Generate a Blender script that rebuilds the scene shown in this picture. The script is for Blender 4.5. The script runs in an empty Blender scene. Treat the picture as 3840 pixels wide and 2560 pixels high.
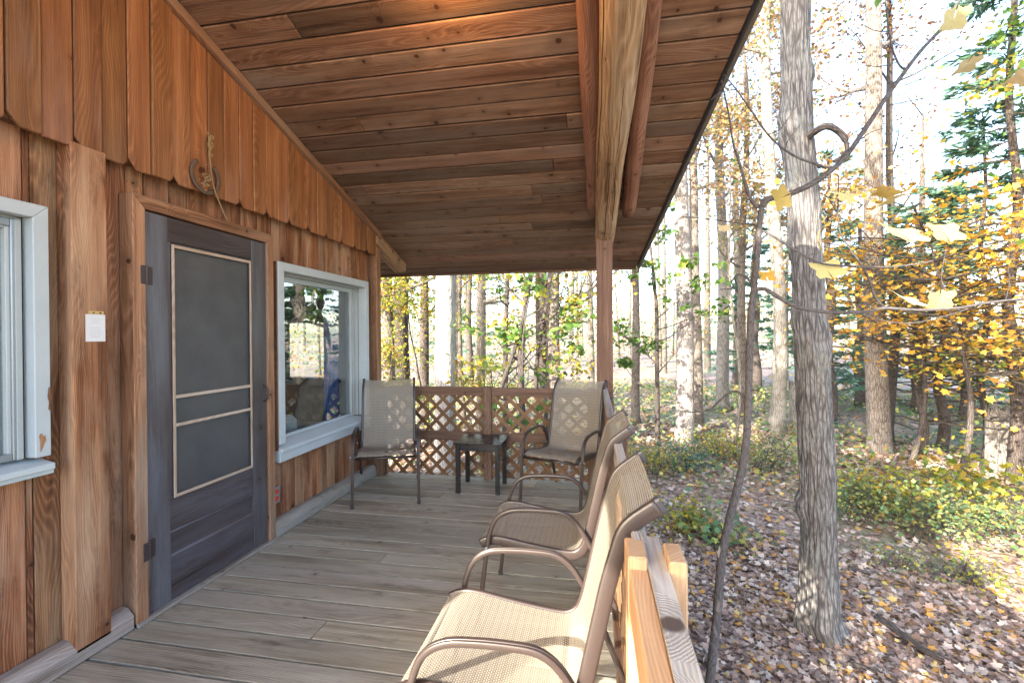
import bpy, math, random
import numpy as np
from mathutils import Vector, Matrix, noise
random.seed(7); RNG = np.random.default_rng(11)
sc = bpy.context.scene; COL = sc.collection
R_ = math.radians

# ------------------------------------------------------------------ camera
F = 1727.96; CH = 1.4
yaw, pit, rol = R_(10.37), R_(-0.289), R_(-0.403)
FW = Vector((-math.sin(yaw)*math.cos(pit), math.cos(yaw)*math.cos(pit), math.sin(pit)))
r0 = Vector((math.cos(yaw), math.sin(yaw), 0)); u0 = r0.cross(FW)
RT = r0*math.cos(rol) + u0*math.sin(rol); UP = -r0*math.sin(rol) + u0*math.cos(rol)
cam = bpy.data.objects.new('camera', bpy.data.cameras.new('camera')); COL.objects.link(cam)
m = Matrix((RT, UP, -FW)).transposed().to_4x4(); m.translation = Vector((0, 0, CH)); cam.matrix_world = m
cam.data.sensor_width = 36; cam.data.lens = 36*F/3840; cam.data.shift_y = -14.85/3840
cam.data.clip_end = 1000; cam.data.clip_start = .05
sc.camera = cam
def ray(x, y):
    return (FW*F + RT*(x-1920) - UP*(y-1280+14.85))/F
def on_plane(x, y, n, c):
    d = ray(x, y); o = Vector((0, 0, CH)); return o + d*((c-o.dot(n))/d.dot(n))
def hitx(x, y, X): return on_plane(x, y, Vector((1, 0, 0)), X)
def hity(x, y, Y): return on_plane(x, y, Vector((0, 1, 0)), Y)
def hitz(x, y, Z): return on_plane(x, y, Vector((0, 0, 1)), Z)

# ------------------------------------------------------------------ mesh builder
class MB:
    def __init__(s): s.v=[]; s.f=[]; s.uv=[]; s.t=[]
    def poly(s, pts, uvs, tint):
        i=len(s.v); s.v += [tuple(p) for p in pts]; s.f.append(tuple(range(i, i+len(pts)))); s.uv += list(uvs); s.t += [tint]*len(pts)
    def slab(s, pts, ext, L, tint=None, off=None):
        """prism: polygon pts (Vectors) extruded by ext; L = unit grain direction"""
        tint = tint or tn(); ou, ov = off or (random.uniform(0, 60), random.uniform(0, 60))
        L = Vector(L).normalized(); n = len(pts); ext = Vector(ext)
        pts = [Vector(p) for p in pts]
        nrm = Vector((0,0,0))
        for k in range(n): nrm += pts[k].cross(pts[(k+1)%n])
        if nrm.dot(ext) > 0: pts = pts[::-1]
        top = [p+ext for p in pts]
        W = ext.normalized().cross(L)
        if W.length < .1: W = ext.orthogonal().normalized()
        def uvf(face, nn):
            if abs(nn.dot(L)) > .8:
                a = nn.orthogonal().normalized(); b = nn.cross(a)
                return [(ou+p.dot(a)*.15, ov+p.dot(b)) for p in face]
            V = nn.cross(L).normalized()
            return [(ou+p.dot(L), ov+p.dot(V)) for p in face]
        i = len(s.v)
        s.v += [tuple(p) for p in pts] + [tuple(p) for p in top]
        faces = [list(range(i, i+n)), [i+2*n-1-k for k in range(n)]]
        for k in range(n):
            k2 = (k+1) % n; faces.append([i+k2, i+k, i+n+k, i+n+k2])
        for fc in faces:
            P = [Vector(s.v[q]) for q in fc]
            nn = (P[1]-P[0]).cross(P[2]-P[1])
            if nn.length < 1e-12: nn = Vector((0,0,1))
            nn.normalize(); s.f.append(tuple(fc)); s.uv += uvf(P, nn); s.t += [tint]*len(fc)
    def box(s, a, b, L=(0,0,1), tint=None):
        x0,y0,z0=a; x1,y1,z1=b
        s.slab([(x0,y0,z0),(x1,y0,z0),(x1,y1,z0),(x0,y1,z0)], (0,0,z1-z0), L, tint)
    def obox(s, o, L, W, T, tint=None, grain=None):
        o=Vector(o);L=Vector(L);W=Vector(W);T=Vector(T)
        s.slab([o,o+L,o+L+W,o+W], T, grain or L, tint)
    def tube(s, path, rad, n=10, tint=None, cap=True, ov=None, uo=None):
        """sweep; rad = float/list; ov=(a,b) gives an oval/rounded-rect section with half sizes and side axis"""
        tint = tint or (1,1,1,1); path=[Vector(p) for p in path]; m=len(path)
        if not isinstance(rad,(list,tuple)): rad=[rad]*m
        i0=len(s.v); up=None; ln=0; uo=random.uniform(0,40) if uo is None else uo; rows=[]
        for k,p in enumerate(path):
            t=(path[min(k+1,m-1)]-path[max(k-1,0)]).normalized()
            if ov: a=Vector(ov[2]); a=(a-t*a.dot(t)).normalized()
            elif up is None: a=t.orthogonal().normalized()
            else:
                a=up-t*up.dot(t); a=a.normalized()
            up=a; b=t.cross(a)
            if k: ln+=(p-path[k-1]).length
            for j in range(n):
                th=2*math.pi*j/n; c,sn=math.cos(th),math.sin(th)
                if ov:
                    e=.55; cx=math.copysign(abs(c)**e,c)*ov[0]; sx=math.copysign(abs(sn)**e,sn)*ov[1]
                    if len(ov)>3: sx*=1+.0*c
                    q=p+a*cx+b*sx
                else: q=p+a*(c*rad[k])+b*(sn*rad[k])
                s.v.append(tuple(q))
            rows.append(ln)
        rr=(ov[0]+ov[1])*.5 if ov else None
        for k in range(m-1):
            for j in range(n):
                j2=(j+1)%n; s.f.append((i0+k*n+j,i0+k*n+j2,i0+(k+1)*n+j2,i0+(k+1)*n+j))
                r=rr or rad[k]
                v0=j/n*6.283*r; v1=(j+1)/n*6.283*r
                s.uv += [(uo+rows[k],v0),(uo+rows[k],v1),(uo+rows[k+1],v1),(uo+rows[k+1],v0)]; s.t += [tint]*4
        if cap:
            s.f.append(tuple(i0+j for j in range(n))[::-1]); s.f.append(tuple(i0+(m-1)*n+j for j in range(n)))
            for _ in range(2):
                s.uv += [(uo+.03*math.cos(6.28*j/n), .03*math.sin(6.28*j/n)) for j in range(n)]; s.t += [tint]*n
    def lathe(s, prof, o=(0,0,0), n=20, tint=None):
        tint=tint or (1,1,1,1); o=Vector(o); i0=len(s.v)
        for r,z in prof:
            for j in range(n): s.v.append((o.x+r*math.cos(6.2832*j/n), o.y+r*math.sin(6.2832*j/n), o.z+z))
        for k in range(len(prof)-1):
            for j in range(n):
                j2=(j+1)%n; s.f.append((i0+k*n+j,i0+k*n+j2,i0+(k+1)*n+j2,i0+(k+1)*n+j)); s.uv += [(j/n,k),((j+1)/n,k),((j+1)/n,k+1),(j/n,k+1)]; s.t += [tint]*4
    def build(s, name, mat, parent=None, bevel=0, smooth=False, bseg=1):
        me=bpy.data.meshes.new(name); me.from_pydata(s.v, [], s.f)
        uv=me.uv_layers.new(name='UVMap'); uv.data.foreach_set('uv', np.array(s.uv,'f').ravel())
        ca=me.color_attributes.new('tint','FLOAT_COLOR','CORNER'); ca.data.foreach_set('color', np.array(s.t,'f').ravel())
        me.materials.append(mat)
        if smooth: me.polygons.foreach_set('use_smooth',[True]*len(me.polygons))
        me.update()
        o=bpy.data.objects.new(name, me); COL.objects.link(o)
        if parent:
            o.parent=parent
            if parent.type=='EMPTY' or True: o.matrix_parent_inverse = Matrix.Identity(4)
            L = WLOC.get(parent.name)
            if L is not None and not s.__dict__.get('local'): o.location = -L; WLOC[o.name]=Vector((0,0,0))
        if bevel:
            b=o.modifiers.new('bevel','BEVEL'); b.width=bevel; b.segments=bseg; b.limit_method='ANGLE'; b.angle_limit=R_(40)
        return o
WLOC={}
def tn(a=.82,b=1.14,w=.04):
    k=random.uniform(a,b); return (k*(1+random.uniform(-w,w)), k, k*(1+random.uniform(-w,w)), random.random())
def tag(o, label=None, cat=None, group=None, kind=None):
    if label: o['label']=label
    if cat: o['category']=cat
    if group: o['group']=group
    if kind: o['kind']=kind
    return o
def thing(name, loc, label, cat, group=None):
    """Empty at the base; parts are built in world coordinates and shifted"""
    o=bpy.data.objects.new(name, None); COL.objects.link(o); o.location=loc; o.empty_display_size=.2
    WLOC[o.name]=Vector(loc); return tag(o,label,cat,group)

# ------------------------------------------------------------------ materials
class NT:
    def __init__(s, name):
        s.m=bpy.data.materials.new(name); s.m.use_nodes=True; s.t=s.m.node_tree; s.t.nodes.clear()
        s.out=s.t.nodes.new('ShaderNodeOutputMaterial')
    def n(s, typ, ins=None, **kw):
        d=s.t.nodes.new('ShaderNode'+typ)
        for k,v in kw.items(): setattr(d,k,v)
        for k,v in (ins or {}).items():
            sk=d.inputs[k]
            if isinstance(v, bpy.types.NodeSocket): s.t.links.new(v, sk)
            else: sk.default_value=v
        return d
    def math(s, op, a, b=0., c=0., clamp=False):
        d=s.n('Math', {0:a,1:b,2:c}, operation=op); d.use_clamp=clamp; return d.outputs[0]
    def vscale(s, vec, sx, sy, sz=1, off=(0,0,0)):
        return s.n('Mapping', {0:vec,1:off,3:(sx,sy,sz)}).outputs[0]
    def noise(s, vec, scale=1, detail=4, rough=.55, dist=0):
        return s.n('TexNoise', {'Vector':vec,'Scale':scale,'Detail':detail,'Roughness':rough,'Distortion':dist}).outputs[0]
    def rng(s, v, a,b,c,d, smooth=False):
        x=s.n('MapRange',{0:v,1:a,2:b,3:c,4:d}); x.interpolation_type='SMOOTHSTEP' if smooth else 'LINEAR'; return x.outputs[0]
    def ramp(s, v, stops):
        x=s.n('ValToRGB',{0:v}); e=x.color_ramp.elements
        while len(e)<len(stops): e.new(.5)
        for q,(p,c) in zip(e,stops): q.position=p; q.color=(*c,1)
        return x.outputs[0]
    def mix(s, f, a, b, mode='MIX'):
        x=s.n('Mix',data_type='RGBA',blend_type=mode)
        for sk,v in ((x.inputs[0],f),(x.inputs[6],a),(x.inputs[7],b)):
            if isinstance(v,bpy.types.NodeSocket): s.t.links.new(v,sk)
            else: sk.default_value = v if not isinstance(v,tuple) else (*v,1) if len(v)==3 else v
        return x.outputs[2]
    def surf(s, sh): s.t.links.new(sh, s.out.inputs[0]); return s.m
def wood(name, dark, mid, light, knots=.5, grey=None, greyamt=0., rough=.7, bump=.35, ringk=42, tint_amt=1., contrast=1., knotcol=(.030,.013,.008), spec=.3, kscale=(6.,6.), stain=0, objfade=None):
    g=NT(name); uv=g.n('UVMap').outputs[0]; tint=g.n('VertexColor',layer_name='tint')
    # knots: cells along the board
    kv=g.vscale(uv, kscale[0], kscale[1]); vo=g.n('TexVoronoi',{'Vector':kv,'Scale':1.,'Randomness':.7},voronoi_dimensions='2D',feature='F1')
    sc_=g.n('SeparateColor',{0:vo.outputs['Color']}); cellr=sc_.outputs[0]; kd=g.math('MULTIPLY',vo.outputs['Distance'],g.rng(sc_.outputs[1],0,1,.55,2.3))
    present=g.math('LESS_THAN',cellr,knots)
    kn=g.noise(g.vscale(uv,9,30),1,3); kd2=g.math('ADD',kd,g.math('MULTIPLY',g.math('SUBTRACT',kn,.5),.10))
    kmask=g.math('MULTIPLY',g.rng(kd2,.055,.10,1,0,True),present)
    halo=g.math('MULTIPLY',g.rng(kd2,.05,.45,1,0,True),present)
    # ring phase
    low=g.noise(g.vscale(uv,.55,3.2),1,2,.5); med=g.noise(g.vscale(uv,2.2,9),1,2)
    sep=g.n('SeparateXYZ',{0:uv}); v=sep.outputs[1]
    ph=g.math('ADD',g.math('MULTIPLY',v,ringk*2.2),g.math('MULTIPLY',low,ringk*1.1)); ph=g.math('ADD',ph,g.math('MULTIPLY',halo,9.)); ph=g.math('ADD',ph,g.math('MULTIPLY',med,3.))
    ring=g.math('FRACT',ph); ring=g.math('POWER',g.math('ABSOLUTE',g.math('SUBTRACT',g.math('MULTIPLY',ring,2),1)),1.6)
    fib=g.noise(g.vscale(uv,3.5,160),1,4,.65); streak=g.noise(g.vscale(uv,.9,22),1,4,.6); blot=g.noise(g.vscale(uv,1.6,5,off=None) if False else g.vscale(uv,1.8,6),1,4,.6)
    t=g.math('ADD',g.math('MULTIPLY',ring,.30*contrast),g.math('MULTIPLY',g.math('SUBTRACT',fib,.5),.75*contrast)); t=g.math('ADD',t,g.math('MULTIPLY',g.math('SUBTRACT',streak,.5),1.35*contrast)); t=g.math('ADD',t,g.math('MULTIPLY',g.math('SUBTRACT',blot,.5),.7*contrast)); t=g.math('ADD',t,.38)
    c=g.ramp(t,[(.12,dark),(.5,mid),(.9,light)])
    if grey:
        gm=g.noise(g.vscale(uv,.8,4),1,5,.62); gm=g.rng(gm,.62-greyamt*.5,.86-greyamt*.5,0,1)
        c=g.mix(gm,c,g.mix(fib,tuple(x*.62 for x in grey),tuple(min(1,x*1.3) for x in grey)))
    if stain:
        sm=g.rng(g.noise(g.vscale(uv,3,9,1),1,5,.7),.56,.70,0,stain); c=g.mix(sm,c,tuple(x*.35 for x in dark))
    c=g.mix(kmask,c,knotcol); c=g.mix(g.math('MULTIPLY',halo,.35),c,dark)
    c=g.mix(tint_amt,c,tint.outputs[0],'MULTIPLY')
    # cracks
    cr=g.noise(g.vscale(uv,1.1,48),1,3,.5); crk=g.math('MULTIPLY',g.rng(cr,.30,.335,1,0),g.rng(g.noise(g.vscale(uv,1.3,3),1,2),.5,.6,0,1))
    c=g.mix(g.math('MULTIPLY',crk,.6),c,tuple(x*.25 for x in dark))
    h=g.math('ADD',g.math('MULTIPLY',fib,.5),g.math('MULTIPLY',ring,.35)); h=g.math('SUBTRACT',h,g.math('MULTIPLY',crk,2.)); h=g.math('ADD',h,g.math('MULTIPLY',kmask,-.5)); h=g.math('ADD',h,g.math('MULTIPLY',streak,.6))
    bp=g.n('Bump',{'Strength':bump,'Distance':.004,'Height':h})
    b=g.n('BsdfPrincipled',{'Base Color':c,'Roughness':rough,'Specular IOR Level':spec,'Normal':bp.outputs[0]})
    return g.surf(b.outputs[0])
def plain(name, col, rough=.5, metal=0., bump=0., nscale=60, var=.15, spec=.5, wear=None, dirt=0):
    g=NT(name); tc=g.n('TexCoord').outputs['Object']; tint=g.n('VertexColor',layer_name='tint')
    nz=g.noise(tc,nscale,5,.6); big=g.noise(tc,4,4,.6)
    c=g.mix(nz,tuple(x*(1-var) for x in col),tuple(min(1,x*(1+var)) for x in col)); c=g.mix(g.rng(big,.3,.7,0,.35),c,tuple(x*.7 for x in col))
    if wear:
        w=g.rng(g.noise(tc,38,5,.75),.70,.73,0,1); c=g.mix(w,c,wear)
    c=g.mix(1.,c,tint.outputs[0],'MULTIPLY')
    bp=g.n('Bump',{'Strength':bump,'Distance':.002,'Height':nz})
    b=g.n('BsdfPrincipled',{'Base Color':c,'Roughness':g.rng(big,.3,.7,max(0,rough-.08),rough+.1),'Metallic':metal,'Specular IOR Level':spec,'Normal':bp.outputs[0]})
    return g.surf(b.outputs[0])
def bark(name, dark, light, su=22, sv=3.2, lichen=None, bump=1.0, dist=.02, patch=0):
    """UV: u along the trunk in metres, v around in metres"""
    g=NT(name); uv=g.n('UVMap').outputs[0]; tint=g.n('VertexColor',layer_name='tint')
    wob=g.noise(g.vscale(uv,2.5,5),1,3); sep=g.n('SeparateXYZ',{0:uv}); v=g.math('ADD',sep.outputs[1],g.math('MULTIPLY',g.math('SUBTRACT',wob,.5),.06)); cv=g.n('CombineXYZ',{0:sep.outputs[0],1:v}).outputs[0]
    vo=g.n('TexVoronoi',{'Vector':g.vscale(cv,sv,su),'Scale':1.,'Randomness':1.},voronoi_dimensions='2D',feature='DISTANCE_TO_EDGE').outputs[0]
    vo2=g.n('TexVoronoi',{'Vector':g.vscale(cv,sv*3.2,su*1.9),'Scale':1.,'Randomness':1.},voronoi_dimensions='2D',feature='DISTANCE_TO_EDGE').outputs[0]; ridge=g.math('MULTIPLY',g.rng(vo,.0,.22,0,1,True),g.rng(vo2,0,.25,.45,1,True)); fine=g.noise(g.vscale(cv,18,70),1,5,.7); brd=g.noise(g.vscale(uv,1.3,3),1,4,.6)
    t=g.math('ADD',g.math('MULTIPLY',ridge,.60),g.math('MULTIPLY',fine,.60)); t=g.math('ADD',t,g.math('MULTIPLY',g.math('SUBTRACT',brd,.5),.5+patch))
    c=g.ramp(t,[(.12,dark),(.62,tuple((a+b)/2 for a,b in zip(dark,light))),(.98,light)])
    if lichen: c=g.mix(g.rng(g.noise(g.vscale(uv,3,5),1,5,.7),.52,.66,0,.6),c,lichen)
    c=g.mix(1.,c,tint.outputs[0],'MULTIPLY')
    h=g.math('ADD',ridge,g.math('MULTIPLY',fine,.45)); bp=g.n('Bump',{'Strength':bump,'Distance':dist,'Height':h})
    return g.surf(g.n('BsdfPrincipled',{'Base Color':c,'Roughness':.9,'Specular IOR Level':.2,'Normal':bp.outputs[0]}).outputs[0])
def leafmat(name, transl=.4, rough=.55):
    g=NT(name); tint=g.n('VertexColor',layer_name='tint').outputs[0]; uv=g.n('UVMap').outputs[0]
    nz=g.noise(uv,7,3); c=g.mix(nz,g.mix(1.,tint,(.7,.68,.6),'MULTIPLY'),g.mix(1.,tint,(1.2,1.2,1.1),'MULTIPLY'))
    b=g.n('BsdfPrincipled',{'Base Color':c,'Roughness':rough,'Specular IOR Level':.35}); tr=g.n('BsdfTranslucent',{0:c})
    return g.surf(g.n('MixShader',{0:transl,1:b.outputs[0],2:tr.outputs[0]}).outputs[0])

M={}
M['ceil']=wood('ceiling_pine',(.062,.029,.017),(.168,.094,.058),(.31,.195,.132),knots=.30,grey=(.20,.145,.115),greyamt=.35,stain=.45,contrast=.8,rough=.6)
M['siding']=wood('siding_cedar',(.055,.020,.009),(.205,.084,.038),(.42,.22,.115),knots=.13,grey=(.42,.27,.17),greyamt=.32,stain=.55,contrast=1.0,rough=.78,bump=.6,ringk=50)
M['gable']=wood('gable_cedar',(.105,.040,.017),(.255,.108,.045),(.42,.215,.105),knots=.10,grey=(.30,.17,.12),greyamt=.12,contrast=.7,rough=.6,bump=.25)
M['trimw']=wood('frame_cedar',(.10,.045,.022),(.25,.125,.065),(.38,.22,.13),knots=.15,grey=(.30,.22,.16),greyamt=.35,rough=.7,bump=.4)
M['deck']=wood('deck_boards',(.085,.068,.050),(.275,.240,.180),(.47,.43,.345),knots=.05,grey=(.36,.335,.285),greyamt=.45,rough=.5,bump=.6,stain=.55,contrast=.85,spec=.35)
M['rail']=wood('rail_stain',(.060,.033,.023),(.140,.080,.053),(.23,.145,.10),knots=.2,rough=.65,bump=.35,contrast=.8)
M['lat']=wood('lattice_stain',(.08,.040,.019),(.185,.102,.052),(.29,.175,.10),knots=0,rough=.7,bump=.3,contrast=.8)
M['railold']=wood('rail_weathered',(.15,.12,.10),(.32,.28,.235),(.46,.42,.37),knots=.12,grey=(.38,.37,.36),greyamt=.35,rough=.75,bump=.6,contrast=1.1)
M['fir']=wood('post_fir',(.24,.13,.065),(.43,.27,.155),(.58,.42,.28),knots=.12,rough=.65,bump=.35,contrast=.7)
M['log']=wood('peeled_log',(.10,.055,.03),(.285,.175,.095),(.43,.31,.20),knots=.25,grey=(.32,.26,.19),greyamt=.28,rough=.65,bump=.6,contrast=1.1,ringk=12)
M['logs']=wood('small_log',(.09,.038,.022),(.21,.10,.065),(.32,.18,.13),knots=.2,rough=.7,bump=.4)
M['base']=wood('baseboard_grey',(.09,.07,.055),(.24,.20,.16),(.42,.38,.33),knots=.05,grey=(.33,.32,.31),greyamt=.5,rough=.8,bump=.7)
M['door']=wood('door_dark',(.030,.020,.020),(.056,.047,.047),(.100,.092,.095),knots=.08,grey=(.10,.105,.12),greyamt=.4,rough=.42,bump=.35,contrast=.8,spec=.5)
M['strip']=wood('screen_strip',(.22,.15,.10),(.38,.29,.22),(.50,.42,.35),knots=0,rough=.7)
M['paint']=plain('window_paint',(.43,.48,.50),.55,bump=.25,nscale=90,var=.06,wear=(.20,.17,.14))
M['metal']=plain('window_metal',(.30,.33,.36),.35,metal=.6,var=.1)
M['frame']=plain('chair_frame',(.040,.028,.026),.34,bump=.12,nscale=400,var=.2,spec=.6)
M['cap']=plain('cap_plastic',(.035,.035,.045),.4)
M['black']=wood('table_black',(.006,.006,.008),(.012,.012,.015),(.022,.022,.026),knots=0,rough=.2,bump=.2,spec=.55)
M['shingle']=plain('roof_shingle',(.08,.075,.07),.9,bump=.8,nscale=30)
M['fascia']=plain('drip_edge',(.13,.12,.11),.5,metal=.3)
M['iron']=plain('hinge_iron',(.075,.058,.060),.5,metal=.5,bump=.3)
M['rust']=plain('rusty_iron',(.10,.062,.042),.75,bump=.5,nscale=120,var=.35)
M['wheat']=plain('dry_wheat',(.26,.18,.09),.8)
M['paper']=plain('paper_sheet',(.70,.73,.76),.4,var=.02)
M['ink']=plain('grey_ink',(.42,.45,.50),.7)
M['brassp']=plain('card_strip',(.50,.36,.14),.6)
M['outlet']=plain('outlet_grey',(.22,.22,.24),.5)
M['red']=plain('outlet_red',(.55,.055,.02),.5)
M['sign']=plain('sign_white',(.75,.75,.74),.5,var=.02)
M['signred']=plain('sign_red',(.55,.04,.04),.5,var=.02)
M['signblk']=plain('sign_black',(.03,.03,.03),.5,var=.02)
M['shade']=plain('lamp_cloth',(.30,.29,.25),.9,bump=.3,nscale=300)
M['curt']=plain('curtain_blue',(.07,.13,.33),.8,bump=.2)
M['curt2']=plain('curtain_grey',(.30,.33,.35),.85,bump=.2)
M['white']=plain('white_plastic',(.55,.57,.57),.4,var=.03)
M['maroon']=plain('maroon_cloth',(.22,.02,.05),.9)
M['inner']=plain('room_wall',(.13,.105,.08),.9)
M['mesh']=None
def fabric():
    g=NT('sling_fabric'); uv=g.n('UVMap').outputs[0]; sep=g.n('SeparateXYZ',{0:uv}); u,v=sep.outputs[0],sep.outputs[1]
    def wv(x,k,p=0): return g.math('ABSOLUTE',g.math('SINE',g.math('ADD',g.math('MULTIPLY',x,k*3.1416),p)))
    row=g.math('FLOOR',g.math('MULTIPLY',u,150)); sh=g.math('MULTIPLY',g.math('MODULO',row,2),1.57)
    a=wv(u,150); b=g.math('ABSOLUTE',g.math('SINE',g.math('ADD',g.math('MULTIPLY',v,3.1416*95),sh)))
    h=g.math('MULTIPLY',a,b); nz=g.noise(uv,9,4,.6); fine=g.noise(uv,700,2)
    ln=g.math('POWER',wv(u,38),14.)
    c=g.ramp(g.math('ADD',g.math('MULTIPLY',h,.6),g.math('MULTIPLY',fine,.5)),[(.15,(.17,.15,.125)),(.55,(.35,.315,.26)),(.95,(.52,.48,.41))])
    c=g.mix(g.math('MULTIPLY',ln,.35),c,(.16,.145,.13)); c=g.mix(g.rng(nz,.35,.7,0,.25),c,(.30,.27,.235))
    bp=g.n('Bump',{'Strength':.5,'Distance':.0015,'Height':h})
    b=g.n('BsdfPrincipled',{'Base Color':c,'Roughness':.75,'Specular IOR Level':.25,'Normal':bp.outputs[0]})
    tl=g.n('BsdfTranslucent',{0:(.55,.48,.36,1)}); m1=g.n('MixShader',{0:.16,1:b.outputs[0],2:tl.outputs[0]})
    tr=g.n('BsdfTransparent'); hole=g.rng(h,.0,.45,.62,.10)
    return g.surf(g.n('MixShader',{0:hole,1:m1.outputs[0],2:tr.outputs[0]}).outputs[0])
M['sling']=fabric()
def screenm():
    g=NT('insect_screen'); uv=g.n('TexCoord').outputs['Object']; nz=g.noise(uv,5,4,.6); f=g.noise(uv,900,1)
    c=g.mix(nz,(.075,.080,.088,1),(.14,.14,.14,1))
    b=g.n('BsdfPrincipled',{'Base Color':c,'Roughness':.55,'Specular IOR Level':.5,'Metallic':.2,'Normal':g.n('Bump',{'Strength':.25,'Distance':.02,'Height':g.noise(uv,3,2)}).outputs[0]}); tr=g.n('BsdfTransparent')
    return g.surf(g.n('MixShader',{0:g.rng(f,.3,.7,.2,.5),1:b.outputs[0],2:tr.outputs[0]}).outputs[0])
M['mesh']=screenm()
def glassm():
    g=NT('window_glass'); ge=g.n('NewGeometry'); dt=g.n('VectorMath',{0:ge.outputs['Incoming'],1:ge.outputs['Normal']},operation='DOT_PRODUCT').outputs['Value']; fr=g.math('ADD',.10,g.math('MULTIPLY',.9,g.math('POWER',g.math('SUBTRACT',1.,g.math('ABSOLUTE',dt)),2.8)))
    gl=g.n('BsdfGlossy',{'Roughness':.0,'Normal':g.n('Bump',{'Strength':.06,'Distance':.05,'Height':g.noise(g.n('TexCoord').outputs['Object'],2.5,2)}).outputs[0]}); tr=g.n('BsdfTransparent',{0:(.86,.9,.9,1)})
    return g.surf(g.n('MixShader',{0:fr,1:tr.outputs[0],2:gl.outputs[0]}).outputs[0])
M['glass']=glassm()
M['oak']=bark('oak_bark',(.030,.025,.024),(.21,.20,.195),su=26,sv=2.6,bump=.6,dist=.012,lichen=(.20,.215,.20))
M['bark']=bark('grey_bark',(.07,.055,.045),(.30,.265,.235),su=26,sv=4,patch=.5,bump=1.,dist=.012)
M['pale']=bark('pale_bark',(.12,.10,.085),(.42,.39,.36),su=24,sv=4,patch=.7,bump=1.,dist=.012,lichen=(.33,.32,.30))
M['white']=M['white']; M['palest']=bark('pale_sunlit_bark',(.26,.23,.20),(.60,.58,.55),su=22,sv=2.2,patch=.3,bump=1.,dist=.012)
M['dkbark']=bark('dark_bark',(.035,.028,.025),(.13,.11,.10),su=30,sv=5,bump=.8,dist=.01)
M['twig']=bark('twig_bark',(.035,.031,.033),(.115,.108,.112),su=120,sv=20,bump=.3,dist=.003)
M['leaf']=leafmat('foliage_leaf',.40); M['needle']=leafmat('pine_needle',.15,.6); M['litter']=leafmat('dry_leaf',.1,.75)

# ------------------------------------------------------------------ cabin
WX=-2.27
cabin=thing('cabin',(-2.3,1.,0),'brown cedar board cabin with a sloping porch roof, screen door and pale grey windows','cabin')
def rz(y): return 2.428+(4.514-y)*math.tan(R_(17.2))      # underside of the ceiling boards
def xr(y): return .448+(5.373-y)*.117                     # rake edge
YR=-1.6; EY=5.37
W1=(.25,1.47,.92,1.885); W2=(2.95,4.13,.64,1.87); DO=(1.917,2.777,0.,2.035)
# lower siding
mb=MB(); y=-.9
holes=[(W1[0]-.04,W1[1]+.03,W1[2]-.05,W1[3]+.03),(W2[0]-.03,W2[1]+.03,W2[2]-.06,W2[3]+.03),(DO[0]-.03,DO[1]+.03,-1,DO[3]+.03)]
seams=[]
while y<4.33:
    w=random.choice([.095,.11,.14,.145,.15]); y2=min(4.33,y+w)
    for h0,h1,_a,_b in holes:
        for e in (h0,h1):
            if y+.001<e<y2: y2=e
    t=tn(.72,1.18,.05); d=random.uniform(-.004,.004)
    segs=[(0.02,2.36)]
    for h0,h1,z0,z1 in holes:
        if y2>h0+.001 and y<h1-.001:
            ns=[]
            for a,b in segs:
                if z0>a: ns.append((a,min(b,z0)))
                if z1<b: ns.append((max(a,z1),b))
            segs=ns
    for a,b in segs:
        if b-a>.02: mb.box((WX-.022,y+.0025,a),(WX+d,y2-.0025,b),tint=t)
    y=y2
mb.build('wall',M['siding'],cabin,bevel=.003)
# structural wall behind the siding
mb=MB()
ys=[(-.9,W1[0]),(W1[1],DO[0]-.02),(DO[1]+.02,W2[0]),(W2[1],4.33)]
for a,b in ys: mb.box((-2.43,a,-.1),(-2.293,b,2.6),tint=(1,1,1,1))
for h in ((W1[0],W1[1],W1[2],W1[3]),(W2[0],W2[1],W2[2],W2[3]),(DO[0]-.02,DO[1]+.02,-.05,DO[3])):
    if h[2]>0: mb.box((-2.43,h[0],-.1),(-2.293,h[1],h[2]-.02),tint=(1,1,1,1))
    mb.box((-2.43,h[0],h[3]+.02),(-2.293,h[1],2.6),tint=(1,1,1,1))
mb.box((-6.5,4.2,-1.3),(-3.16,4.33,2.45),tint=(1,1,1,1)); mb.box((-3.16,4.2,-1.3),(-2.56,4.33,.98),tint=(1,1,1,1)); mb.box((-3.16,4.2,1.54),(-2.56,4.33,2.45),tint=(1,1,1,1)); mb.box((-2.56,4.2,-1.3),(-2.432,4.33,2.45),tint=(1,1,1,1)); mb.box((-6.6,-.9,-1.3),(-6.5,4.2,3.4),tint=(1,1,1,1)); mb.box((-6.5,-1.,-1.3),(-2.432,-.9,3.4),tint=(1,1,1,1)); mb.box((-6.5,-.9,-.1),(-2.432,4.2,-.02),tint=(1,1,1,1)); mb.box((-6.5,-.9,2.5),(-2.432,4.2,2.55),tint=(1,1,1,1))
mb.build('inner_wall',M['inner'],cabin)
mb=MB()
for k in range(30):
    xa_,xb_=-2.45-.14*(k+1)+.003,-2.45-.14*k; t_=tn()
    for za_,zb_ in (((-1.2,.98),(1.54,2.4)) if xb_>-3.16 and xa_<-2.56 else ((-1.2,2.4),)): mb.box((xa_,4.331,za_),(xb_,4.35,zb_),tint=t_)
mb.build('side_wall',M['siding'],cabin)
# batten post
mb=MB(); mb.box((-2.268,1.591,.05),(-2.19,1.737,2.24),tint=(1.12,1.1,1.08,.3)); mb.build('batten_post',M['siding'],cabin,bevel=.004)
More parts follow.
